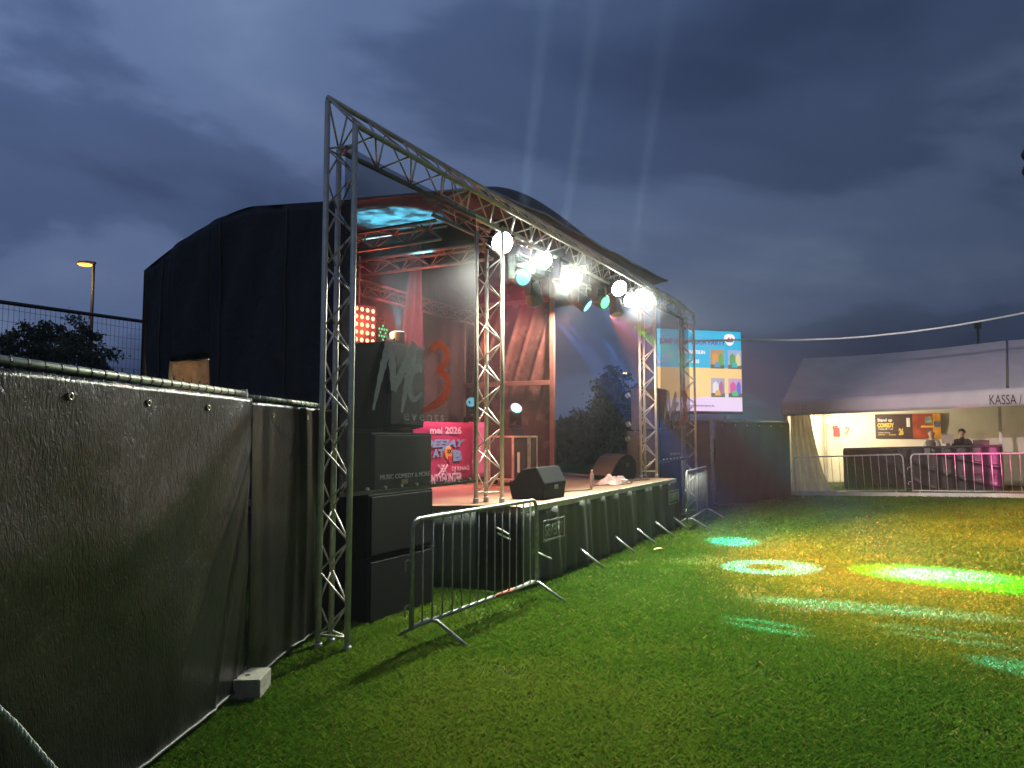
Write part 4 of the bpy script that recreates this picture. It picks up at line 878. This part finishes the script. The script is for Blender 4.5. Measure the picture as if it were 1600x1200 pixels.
# counter under black cloth
ct = thing('counter', 'long ticket counter under a black cloth lit magenta at its right end', 'counter', KF.w(0, 2.5, 0), KA)
CC = mat('black_plastic_cloth', (.007, .007, .008), .40, 0, .3, 5, .15, 22, .4)
CX0, CX1, CH = 1.02, 5.0, 1.30
MB().add([(x, y, z+kz(x)) for z in (CH-.05, CH) for y in (0, .7) for x in (CX0, CX1)], [(0, 2, 3, 1), (4, 5, 7, 6), (0, 1, 5, 4), (2, 6, 7, 3), (0, 4, 6, 2), (1, 3, 7, 5)]).build('counter_top', BLACK, ct, bevel=.01)
def cfold(a, bq):
    x = CX0+(CX1-CX0)*a; z = .03+(CH-.05-.03)*bq; s = (1-abs(math.sin(5.5*(z*1.1-1.1*math.exp(-1.1*(x-CX0-.9)))+1.1*x)))**3
    return (x, -.03-.05*s**2*math.sin(math.pi*bq)**.7-.012*math.sin(17*x), z+kz(x))
MB().grid(cfold, 150, 40).build('cloth', CC, ct, True, thick=.004)
MB().grid(lambda a, bq: (CX0-.01, .7*a-.02, .03+(CH-.08)*bq+kz(CX0)), 6, 6).build('cloth', CC, ct, True, thick=.004)
m = MB().box(-.07, .07, -.006, 0, -.16, 0); o = m.build('paper_note', mat('grey_paper', (.22, .22, .21), .7), None); nx = Frame(KF.w(0, 2.5, 0), KA).ony(1449, 697, 0); o.location = Frame(KF.w(0, 2.5, 0), KA).w(nx.x, -.10, CH+kz(nx.x)-.05); o.rotation_euler = (0, 0, KA); tag(o, 'small grey note taped to the black counter front', 'note')
C2 = Frame(KF.w(0, 2.75, 0), KA)
def on_counter(px): return C2.ony(px, 690, 0).x
x = on_counter(1481); mo = thing('cash_register', 'pale till screen on the counter between the two people', 'till', C2.w(x, 0, CH+kz(x)), KA)
MB().box(-.15, .15, -.02, .02, .06, .32).build('screen_back', mat('till_beige', (.38, .34, .25), .5), mo, bevel=.012); MB().box(-.05, .05, -.03, .06, 0, .07).build('stand', BLACKP, mo, bevel=.006)
x = on_counter(1533); bx = thing('cash_box', 'low dark brown cash box on the right of the counter', 'box', C2.w(x, 0, CH+kz(x)), KA)
MB().box(-.19, .19, -.12, .12, 0, .11).build('box_body', mat('box_brown', (.07, .03, .022), .5), bx, bevel=.008); MB().box(-.195, .195, -.125, .125, .11, .135).build('lid', mat('box_lid', (.05, .025, .02), .5), bx, bevel=.006)
# bulb in the marquee
bl3 = KF.ony(1295, 655, 3.3); bp3 = KF.w(bl3.x, 3.3, bl3.z); bo3 = thing('bulb_lamp', 'bare lit bulb hanging in the back left corner of the marquee', 'lamp', bp3)
MB().lathe([(.02, .06), (.04, .03), (.06, -.03), (.055, -.08), (.02, -.12)], 16).build('bulb', emat('lit_bulb', (1, .88, .62), 22), bo3, True); MB().lathe([(.025, .06), (.025, .12)], 10).build('socket', BLACKP, bo3); MB().tube((0, 0, .12), (0, 0, .45), .006, 6).build('cord', BLACKP, bo3)
point('bulb_light', bp3+Vector((.12, -.12, -.05)), (1, .84, .55), 300, .06)
# ---------------------------------------------------------------- people
def person(label, loc, rz, shirt, hairm, head_turn=0, look=0, bald=False):
    o = thing('person', label, 'person', loc, rz)
    J = dict(pel=(0, 0, .95), spn=(0, .01, 1.12), che=(0, .02, 1.30), nek=(0, .015, 1.47), hb=(0, -.005, 1.56), hd=(0, -.01, 1.64), top=(0, 0, 1.72),
             shl=(-.17, .01, 1.41), ell=(-.24, .0, 1.13), wrl=(-.20, -.20, 1.04), pal=(-.18, -.28, 1.04), shr=(.17, .01, 1.41), elr=(.24, .0, 1.13), wrr=(.20, -.20, 1.04), par=(.18, -.28, 1.04),
             hil=(-.09, 0, .90), knl=(-.10, -.02, .50), anl=(-.10, .02, .09), tol=(-.11, -.15, .04), hir=(.09, 0, .90), knr=(.10, -.02, .50), anr=(.10, .02, .09), tor=(.11, -.15, .04))
    Rr = dict(pel=(.15, .11), spn=(.14, .10), che=(.16, .11), nek=(.055, .058), hb=(.062, .075), hd=(.075, .09), top=(.05, .06), shl=(.062, .062), ell=(.045, .045), wrl=(.028, .028), pal=(.034, .022), hil=(.085, .085), knl=(.058, .058), anl=(.04, .04), tol=(.035, .03))
    for k in list(Rr):
        if k.endswith('l') and k not in ('pel',): Rr[k[:-1]+'r'] = Rr[k]
    E_ = [('pel', 'spn'), ('spn', 'che'), ('che', 'nek'), ('nek', 'hb'), ('hb', 'hd'), ('hd', 'top')]
    for s in 'lr': E_ += [('che', 'sh'+s), ('sh'+s, 'el'+s), ('el'+s, 'wr'+s), ('wr'+s, 'pa'+s), ('pel', 'hi'+s), ('hi'+s, 'kn'+s), ('kn'+s, 'an'+s), ('an'+s, 'to'+s)]
    for s, sg_ in (('l', -1), ('r', 1)):
        bx_ = Vector(J['pa'+s])
        for i, (dx_, ln_) in enumerate(((-.03, .07), (-.01, .08), (.01, .078), (.03, .06))):
            n1_ = f'f{s}{i}a'; n2_ = f'f{s}{i}b'; J[n1_] = bx_+Vector((dx_, -.05, .004)); J[n2_] = bx_+Vector((dx_*1.15, -.05-ln_*.8, -.02)); Rr[n1_] = (.010, .010); Rr[n2_] = (.008, .008); E_ += [('pa'+s, n1_), (n1_, n2_)]
        n1_ = f't{s}'; J[n1_] = bx_+Vector((-sg_*.055, -.02, -.005)); Rr[n1_] = (.010, .010); E_ += [('pa'+s, n1_)]
    names = list(J); ix = {k: i for i, k in enumerate(names)}
    def P_(k):
        p_ = Vector(J[k])
        if k in ('hb', 'hd', 'top'): p_ = Vector((p_.x, p_.y, p_.z))
        return p_
    me_ = bpy.data.meshes.new('body'); me_.from_pydata([P_(k) for k in names], [(ix[a_], ix[b_]) for a_, b_ in E_], [])
    ob = bpy.data.objects.new('body', me_); COL.objects.link(ob)
    sm = ob.modifiers.new('skin', 'SKIN'); sm.use_smooth_shade = True
    for k in names: me_.skin_vertices[0].data[ix[k]].radius = Rr.get(k, (.03, .03)); me_.skin_vertices[0].data[ix[k]].use_root = (k == 'pel')
    ob.modifiers.new('sub', 'SUBSURF').levels = 1; ob.modifiers['sub'].render_levels = 1
    dg = bpy.context.evaluated_depsgraph_get(); m2 = bpy.data.meshes.new_from_object(ob.evaluated_get(dg)); bpy.data.objects.remove(ob)
    skin = mat('skin', (.50, .30, .21), .55, 0, .1, 8); m2.materials.clear(); m2.materials.append(skin)
    bd = bpy.data.objects.new('body', m2); COL.objects.link(bd); bd.parent = o
    # clothing: offset copy of the torso, arms and legs
    def garment(nm, test, m_, off):
        bm = bmesh.new(); bm.from_mesh(m2); bm.normal_update()
        bmesh.ops.delete(bm, geom=[f for f in bm.faces if not test(f.calc_center_median())], context='FACES')
        for v in bm.verts: v.co += v.normal*off
        mm_ = bpy.data.meshes.new(nm); bm.to_mesh(mm_); bm.free(); mm_.materials.clear(); mm_.materials.append(m_); q_ = bpy.data.objects.new(nm, mm_); COL.objects.link(q_); q_.parent = o
    garment('shirt', lambda c_: .90 < c_.z < 1.475 and c_.y > -.13, shirt, .016)
    if bald: garment('vest', lambda c_: .90 < c_.z < 1.43 and abs(c_.x) < .145, mat('dark_vest', (.035, .035, .03), .8), .024)
    garment('trousers', lambda c_: .10 < c_.z <= .93 and abs(c_.x) < .3 and c_.y > -.12, mat('dark_trousers', (.03, .03, .04), .8), .014)
    garment('shoes', lambda c_: c_.z <= .12, mat('dark_shoes', (.02, .02, .02), .5), .012)
    # face
    fx = Matrix.Translation((0, 0, 1.635)) @ Matrix.Rotation(head_turn, 4, 'Z') @ Matrix.Translation((0, -.012, 0))
    MB().prism([(0, .02), (.012, -.03), (-.012, -.03)], -.112, -.07, fx).build('nose', skin, bd, bevel=.004)
    m = MB()
    for s in (-1, 1): m.lathe([(.002, -.010), (.012, 0), (.002, .010)], 8, fx @ Matrix.Translation((s*.03, -.082, .012)))
    m.build('eye', mat('eye_dark', (.03, .02, .02), .2), bd); MB().box(-.025, .025, -.088, -.08, -.062, -.052, fx).build('mouth', mat('lips', (.32, .12, .10), .5), bd)
    m = MB()
    for s in (-1, 1): m.lathe([(.006, -.03), (.018, 0), (.006, .03)], 8, fx @ Matrix.Translation((s*.082, .01, -.005)))
    m.build('ear', skin, bd, True)
    hz0 = 1.60 if not bald else 1.60; m = MB(); prof = []
    def hairp(a_, b_):
        th = a_*2*math.pi; ph = b_*math.pi*.5; rx, ry, rzv = .092, .106, .115
        z_ = 1.645+rzv*math.sin(ph)*.95-.045*max(0, math.sin(th))*(1-b_)+(.03*max(0, -math.sin(th))*(1-b_))
        if bald: z_ = 1.60-.0+.06*b_ ; rx, ry = (.088, .10); return fx @ Vector((rx*math.cos(th), .015+ry*math.sin(th)*(1 if math.sin(th) > 0 else .1), z_-1.635))
        return fx @ Vector((rx*math.cos(ph)*math.cos(th), .006+ry*math.cos(ph)*math.sin(th), z_-1.635))
    m.grid(hairp, 24, 8).build('hair', hairm, o, True, thick=.008)
    return o
PF = Frame(KF.w(0, 3.45, 0), KA)
x = PF.ony(1456, 690, 0).x; pa = PF.w(x, 0, kz(x)+.03)
person('bald person in a pale shirt with dark vest behind the counter', pa, KA+R(-30), mat('pale_shirt', (.42, .40, .33), .8, 0, .2, 6), mat('grey_stubble', (.16, .12, .10), .8), R(30), bald=True)
x = PF.ony(1503, 690, 0).x; pa = PF.w(x, .1, kz(x)+.03)
person('dark haired person in a dark shirt behind the counter, right of the till', pa, KA+R(5), mat('dark_shirt', (.06, .055, .045), .8, 0, .2, 6), mat('dark_hair', (.022, .014, .010), .6), R(-5))

# ================================================================== video screen
VA = math.atan2(.75, 2.62); VF = Frame((4.30, 21.65, 0), VA)
vo = thing('video_screen', 'bright LED video screen showing a party advert beyond the far tower', 'screen', (4.30, 21.65, 0), VA)
a = VF.ony(1026, 512, 0); bq = VF.ony(1160, 643, 0); X0, X1, Z0, Z1 = a.x, bq.x, bq.z, VF.ony(1160, 519, 0).z
MB().box(X0-.03, X1+.03, .01, .16, Z0-.08, Z1+.03).build('cabinet', BLACKP, vo, bevel=.01)
m = MB(); m.tube((X0+.4, .3, 0), (X0+.4, .3, Z1), .03, 8); m.tube((X1-.4, .3, 0), (X1-.4, .3, Z1), .03, 8); m.box(X0+.35, X1-.35, .16, .33, Z0+.3, Z0+.36); m.build('stand', STEEL, vo)
def S2(u, v): return (X0+(X1-X0)*u, Z0+(Z1-Z0)*v)
def em(nm, c_, s=1.0): return emat('screen_'+nm, c_, s)
def area(pts, y, nm, m_): q_ = MB(); q_.prism([S2(*p) for p in pts], y-.002, y); return q_.build(nm, m_, vo)
wave = [(u, .145+.06*math.sin((u-.15)*3.0)*u+.10*max(0, u-.6)) for u in np.linspace(0, 1, 14)]
area([(0, .535), (1, .535), (1, 1), (0, 1)], .0, 'sky_area', em('cyan', (.0, .44, .74), 1))
area([(0, .0), (1, .0), (1, .535), (0, .535)], .0, 'sand_area', em('sand', (1.0, .66, .28), .95))
area([(0, 0), (1, 0)]+[tuple(p) for p in reversed(wave)], -.004, 'foam_area', em('foam', (.86, .66, .92), .95))
PUR = em('purple', (.10, .06, .32), .7); WH = em('white', (1, .97, 1), .95)
def vt(s, u0, v0, u1, v1, m_, **k): a_ = S2(u0, v0); b_ = S2(u1, v1); return text(s, (*a_, *b_), -.008, m_, vo, depth=.001, **k)
vt('JUMP INTO YOUR PARTY', .02, .80, .81, .885, PUR, bold=.035); vt('SPRINGKASTELEN', .24, .705, .56, .75, WH, bold=.03); vt('XXL GAMES', .24, .59, .49, .635, WH, bold=.03)
vt('LOVE', .0, .60, .19, .69, em('lilac', (.55, .45, .70), .8), rot=.22, bold=.02); vt('www.jumpintoyourparty.be', .33, .045, .66, .085, PUR, bold=.01)
area([(.86+.065*math.cos(k)*(1+.08*math.sin(3*k)), .90+.075*math.sin(k)*(1+.08*math.sin(3*k))) for k in np.linspace(0, 6.1, 18)], -.006, 'badge', WH)
area([(.81, .865), (.91, .865), (.90, .88), (.82, .88)], -.010, 'badge_print', PUR); area([(.83, .89), (.85, .93), (.87, .90), (.89, .93), (.90, .89)], -.010, 'badge_print', em('red', (.8, .04, .08), .8))
cols = [((.50, .30, .15), (.75, .35, .08), (.10, .40, .12), (.05, .35, .6)), ((.35, .45, .75), (.10, .35, .12), (.80, .70, .30), (.0, .5, .5)), ((.45, .38, .60), (.85, .80, .85), (.45, .12, .30), (.85, .40, .10)), ((.62, .40, .62), (.75, .10, .40), (.15, .15, .65), (.05, .60, .30))]
for k, (u, v) in enumerate(((.625, .53), (.835, .53), (.625, .175), (.835, .175))):
    c_ = cols[k]; W_, H_ = .165, .235
    po = area([(u, v), (u+W_, v), (u+W_, v+H_), (u, v+H_)], -.006, 'photo', em(f'photo_{k}_sky', c_[0], .9))
    area([(u, v), (u+W_, v), (u+W_, v+.05), (u, v+.05)], -.010, 'photo', em(f'photo_{k}_ground', (.12, .13, .10), .8))
    area([(u+.02, v+.05), (u+.09, v+.05), (u+.09, v+.16), (u+.055, v+.20), (u+.02, v+.16)], -.011, 'photo', em(f'photo_{k}_a', c_[1], .9))
    area([(u+.095, v+.04), (u+.15, v+.04), (u+.15, v+.15), (u+.125, v+.21), (u+.095, v+.15)], -.012, 'photo', em(f'photo_{k}_b', c_[2], .9))
    area([(u+.04, v+.02), (u+.12, v+.02), (u+.10, v+.085), (u+.06, v+.085)], -.013, 'photo', em(f'photo_{k}_c', c_[3], .9))

# ================================================================== lamps, poles, wire, tall fence
def street_lamp(label, base, H_, arm, lit, hs=1.0):
    o = thing('street_lamp', label, 'street lamp', base, 0, 'street lamps beyond the field')
    MB().tube((0, 0, 0), (0, 0, H_), .09*hs, 10, .055*hs).build('pole', mat('dark_pole', (.05, .05, .05), .5, .4), o, True)
    m = MB().lathe([(.05, -.40), (.15, -.25), (.17, .1), (.10, .38), (.03, .42)], 12, Matrix.Translation((arm*.55, 0, H_+.03)) @ Matrix.Rotation(R(90), 4, 'Y') @ Matrix.Scale(.5, 4, (1, 0, 0)))
    h_ = m.build('lamp_head', mat('lamp_head_grey', (.12, .11, .10), .5), o, True)
    MB().lathe([(.28, -.055), (.22, -.10), (.06, -.12)], 14, Matrix.Translation((arm*.60, 0, H_+.02))).build('lamp_glass', lit, h_, True); return o
b0 = at(139, 600, 30); street_lamp('lit sodium street lamp rising left of the black tent', (b0.x, 30, 0), 8.8, -.6, emat('lit_sodium', (1, .40, .05), 5.0))
point('sodium_light', (b0.x-.45, 29.7, 8.55), (1, .55, .15), 80, .15)
b1_ = at(982, 600, 60); street_lamp('distant street lamp seen through the open stage side', (b1_.x, 60, 0), 6.85, -.55, emat('lit_pale_sodium', (1, .75, .40), 6), .8)
b2_ = at(1527, 500, 40); o = thing('floodlight_mast', 'dark mast with square head standing behind the marquee', 'mast', (b2_.x, 40, 0))
MB().tube((0, 0, 0), (0, 0, 7.6), .07, 10).build('pole', BLACK, o, True); MB().box(-.16, .16, -.1, .1, 7.55, 7.95).build('head', BLACKP, o, bevel=.03)
o = thing('floodlight_mast', 'dark rounded lamp heads of a mast at the right frame edge', 'mast', (at(1631, 300, 26).x, 26, 0))
MB().tube((0, 0, 0), (0, 0, 12.0), .09, 10).build('pole', BLACK, o, True)
for py in (240, 266): MB().lathe([(.05, -.36), (.24, -.2), (.28, .1), (.1, .3)], 14, Matrix.Translation((-.38, 0, at(1600, py, 26).z)) @ Matrix.Rotation(R(80), 4, 'Y')).build('lamp_head', BLACKP, o, True)
MB().box(-.4, 0, -.04, .04, 10.9, 10.98).build('arm', BLACK, o)
wp = [STAGE.w(11.25, .1, 3.75), at(1160, 531, 16.6), at(1250, 531, 16.6), at(1350, 526, 16.4), at(1470, 512, 15.9), at(1600, 489, 15.2), at(1760, 455, 14.2)]
o = thing('span_wire', 'pale cable sagging from the far tower across to the right', 'cable', wp[0])
pts = [];
for i in range(len(wp)-1):
    p0, p1_, p2__, p3 = wp[max(i-1, 0)], wp[i], wp[i+1], wp[min(i+2, len(wp)-1)]
    for j in range(8): s = j/8; pts.append(.5*((2*p1_)+(p2__-p0)*s+(2*p0-5*p1_+4*p2__-p3)*s*s+(3*p1_-p0-3*p2__+p3)*s**3)-wp[0])
MB().path(pts, .022, 6).build('sheath', mat('pale_cable', (.45, .46, .48), .5), o, True)
fp, fq = at(-120, 455, 11.0), at(250, 506, 14.9)
o = thing('tall_mesh_fence', 'tall see-through mesh fence with dark top rail behind the tarpaulin fence', 'fence', (fp.x, fp.y, 0), math.atan2(fq.y-fp.y, fq.x-fp.x))
FL_ = math.hypot(fq.x-fp.x, fq.y-fp.y); m = MB().tube((0, 0, fp.z), (FL_, 0, fq.z), .035, 8); m.build('top_rail', mat('dark_rail', (.07, .06, .055), .5, .3), o, True)
m = MB()
for i in range(int(FL_/.09)): x = i*.09; m.tube((x, 0, 0), (x, 0, fp.z+(fq.z-fp.z)*x/FL_), .0035, 4)
for i in range(20): m.tube((0, .004, .2*i), (FL_, .004, .2*i), .003, 4)
m.build('wire_mesh', mat('dark_wire', (.05, .05, .06), .6, .3), o)
for x in (.1, FL_-.1): MB().tube((x, .05, 0), (x, .05, fq.z), .04, 8).build('post', BLACK, o, True)

# ================================================================== trees
BARK = mat('bark', (.06, .045, .03), .9, 0, .4, 14, .6, 30)
LEAF = mat('dark_leaves', (.035, .055, .020), .6, 0, .5, 1.2, col2=(.07, .085, .035)); LEAF2 = mat('bluish_leaves', (.010, .018, .013), .7, 0, .5, 1.0, col2=(.018, .028, .02), spec=.1)
def tree(label, base, blobs, nleaf, lm, leaf=.16, th=2.0, group='trees beyond the field', seed=1):
    rs = random.Random(seed); o = thing('tree', label, 'tree', base, 0, group)
    m = MB(); m.path([(0, 0, 0), (.08, 0, th*.5), (0, .05, th)], .16, 8, .10)
    for (cx, cy, cz, r_) in blobs:
        m.path([(0, .03, th*.8), (cx*.45, cy*.45, th+(cz-th)*.55), (cx*.9, cy*.9, cz)], .07, 6, .015)
        for k in range(5):
            d = Vector((rs.gauss(0, 1), rs.gauss(0, 1), rs.gauss(.3, 1))).normalized()*r_*.95; m.path([(cx*.8, cy*.8, cz-r_*.2), (cx+d.x*.6, cy+d.y*.6, cz+d.z*.5), (cx+d.x, cy+d.y, cz+d.z)], .02, 5, .005)
    m.build('trunk', BARK, o, True)
    lv = MB(); tot = sum(b_[3]**2 for b_ in blobs)
    for (cx, cy, cz, r_) in blobs:
        ncl = max(6, int(34*r_*r_/1.0)); per = max(4, int(nleaf*r_*r_/tot/ncl))
        for c_ in range(ncl):
            d = Vector((rs.gauss(0, 1), rs.gauss(0, 1), rs.gauss(0, .9))).normalized()*r_*(rs.random()**.45)*1.08; cc = Vector((cx, cy, cz))+d; cs = r_*.19*(.6+.8*rs.random())
            for k in range(per):
                p_ = cc+Vector((rs.gauss(0, cs), rs.gauss(0, cs), rs.gauss(0, cs*.7))); a_ = Vector((rs.gauss(0, 1), rs.gauss(0, 1), rs.gauss(0, 1))).normalized(); b_ = a_.cross(Vector((rs.gauss(0, 1), rs.gauss(0, 1), rs.gauss(0, 1)))).normalized(); s = leaf*(.6+.7*rs.random())
                lv.add([p_-a_*s, p_+b_*s*.42, p_+a_*s, p_-b_*s*.42], [(0, 1, 2, 3)])
    me_ = bpy.data.meshes.new('crown'); me_.from_pydata(lv.v, [], lv.f); me_.materials.append(lm); q_ = bpy.data.objects.new('crown', me_); COL.objects.link(q_); q_.parent = o; return o
def tpx(px, py, Y, base): p_ = at(px, py, Y); return (p_.x-base[0], 0, p_.z)
b_ = (at(45, 560, 20).x, 20, 0)
tree('dark leafy tree behind the tall mesh fence at the left edge', b_, [(*tpx(48, 530, 20, b_)[:1], .2, tpx(48, 530, 20, b_)[2], .62), (tpx(20, 560, 20, b_)[0], -.3, tpx(20, 560, 20, b_)[2], .75), (tpx(70, 560, 20, b_)[0], .3, tpx(70, 560, 20, b_)[2], .8), (tpx(0, 600, 20, b_)[0], 0, tpx(0, 600, 20, b_)[2], .9), (0.3, .6, 2.4, 1.0)], 9000, LEAF, .07, 1.6, seed=3)
b_ = (at(120, 580, 21).x, 21, 0)
tree('dark leafy tree at the foot of the sodium street lamp', b_, [(tpx(112, 523, 21, b_)[0], .1, tpx(112, 528, 21, b_)[2], .55), (tpx(130, 555, 21, b_)[0], .2, tpx(130, 555, 21, b_)[2], .65), (tpx(95, 560, 21, b_)[0], -.2, tpx(95, 560, 21, b_)[2], .7), (tpx(160, 590, 21, b_)[0], .1, tpx(160, 592, 21, b_)[2], .55), (0, .4, 2.6, .9), (tpx(200, 610, 21, b_)[0], .1, tpx(200, 612, 21, b_)[2], .5)], 8200, LEAF, .07, 1.6, seed=5)
b_ = (at(955, 680, 34).x, 34, 0)
tree('bluish dark tree seen through the open side of the stage', b_, [(0, 0, 3.6, 1.0), (-.6, .3, 2.6, 1.0), (.6, .2, 3.0, 1.1), (.9, 0, 2.0, 1.1), (-.5, 0, 1.6, .9), (.2, 0, 4.3, .6)], 11000, LEAF2, .10, 1.2, seed=8)
rs = random.Random(11); lv = MB()
for k in range(26000):
    x = rs.uniform(-60, 70); y = 46+rs.gauss(0, 1.2); hh = 2.0+.9*math.sin(x*.31)+.6*math.sin(x*.83+1)+.35*math.sin(x*2.1); z = hh*(rs.random()**.7)+rs.gauss(0, .12)
    a_ = Vector((rs.gauss(0, 1), rs.gauss(0, 1), rs.gauss(0, 1))).normalized(); b_ = a_.cross(Vector((rs.gauss(0, 1), rs.gauss(0, 1), rs.gauss(0, 1)))).normalized(); s = rs.uniform(.25, .5); p_ = Vector((x, y, z)); lv.add([p_-a_*s, p_+b_*s*.5, p_+a_*s, p_-b_*s*.5], [(0, 1, 2, 3)])
me_ = bpy.data.meshes.new('hedge'); me_.from_pydata(lv.v, [], lv.f); me_.materials.append(LEAF2); o = bpy.data.objects.new('hedge', me_); COL.objects.link(o); tag(o, 'low dark hedge and bushes far behind the field', 'hedge', kind='stuff')
# fallen leaf on the lawn
p_ = gp(1030, 864); o = thing('fallen_leaf', 'small yellow leaf lying on the lawn before the stage skirt', 'leaf', (p_.x, p_.y, .045), .4)
MB().grid(lambda a, bq: ((a-.5)*.20, (bq-.5)*.09*math.sin(math.pi*min(.98, max(.02, a))), .02*math.sin(a*3)+.015*abs(bq-.5)), 8, 4).build('blade', mat('yellow_leaf', (.55, .38, .05), .6), o, True, thick=.002)

# ================================================================== stage smoke hanging in the night air
HZ = bpy.data.materials.new('haze'); HZ.use_nodes = True; t = HZ.node_tree; t.nodes.clear()
pv = t.nodes.new('ShaderNodeVolumePrincipled'); pv.inputs['Color'].default_value = (.92, .94, 1, 1); pv.inputs['Density'].default_value = .0006; pv.inputs['Anisotropy'].default_value = .35
oo = t.nodes.new('ShaderNodeOutputMaterial'); t.links.new(pv.outputs[0], oo.inputs['Volume'])
hz = MB().box(-70, 80, -8, 70, -1, 14.5).build('haze', HZ); tag(hz, 'thin smoky haze filling the night air', 'haze', kind='stuff')
SMK = bpy.data.materials.new('stage_smoke'); SMK.use_nodes = True; t = SMK.node_tree; t.nodes.clear()
pv = t.nodes.new('ShaderNodeVolumePrincipled'); pv.inputs['Color'].default_value = (.95, .96, 1, 1); pv.inputs['Density'].default_value = .016; pv.inputs['Anisotropy'].default_value = .55
oo = t.nodes.new('ShaderNodeOutputMaterial'); t.links.new(pv.outputs[0], oo.inputs['Volume'])
sm_ = MB().lathe([(.2, 0), (2.6, .25), (3.6, 1.2), (3.7, 2.2), (3.0, 3.3), (1.6, 3.9), (.2, 4.05)], 32, Matrix.Translation((0, 0, 0)) @ Matrix.Diagonal((1.15, .56, 1, 1))).build('smoke', SMK, None, True); sm_.location = STAGE.w(5.6, 2.0, .95); sm_.rotation_euler = (0, 0, STAGE.a); tag(sm_, 'pale theatrical smoke drifting over the stage deck', 'smoke', kind='stuff')
GLARE_MAT = SMK.copy(); GLARE_MAT.name = 'flood_glare_smoke'; GLARE_MAT.node_tree.nodes['Principled Volume'].inputs['Density'].default_value = .013; GLARE_MAT.node_tree.nodes['Principled Volume'].inputs['Anisotropy'].default_value = .25  # extra smoke tube added to give the floods their glare
sf_ = MB().path([STAGE.w(t_, -.12, 4.0) for t_ in np.linspace(2.75, 7.55, 12)], .50, 20).build('smoke', GLARE_MAT, None, True); tag(sf_, 'added tube of thin smoke giving glare around the row of floods on the front truss', 'smoke', kind='stuff')
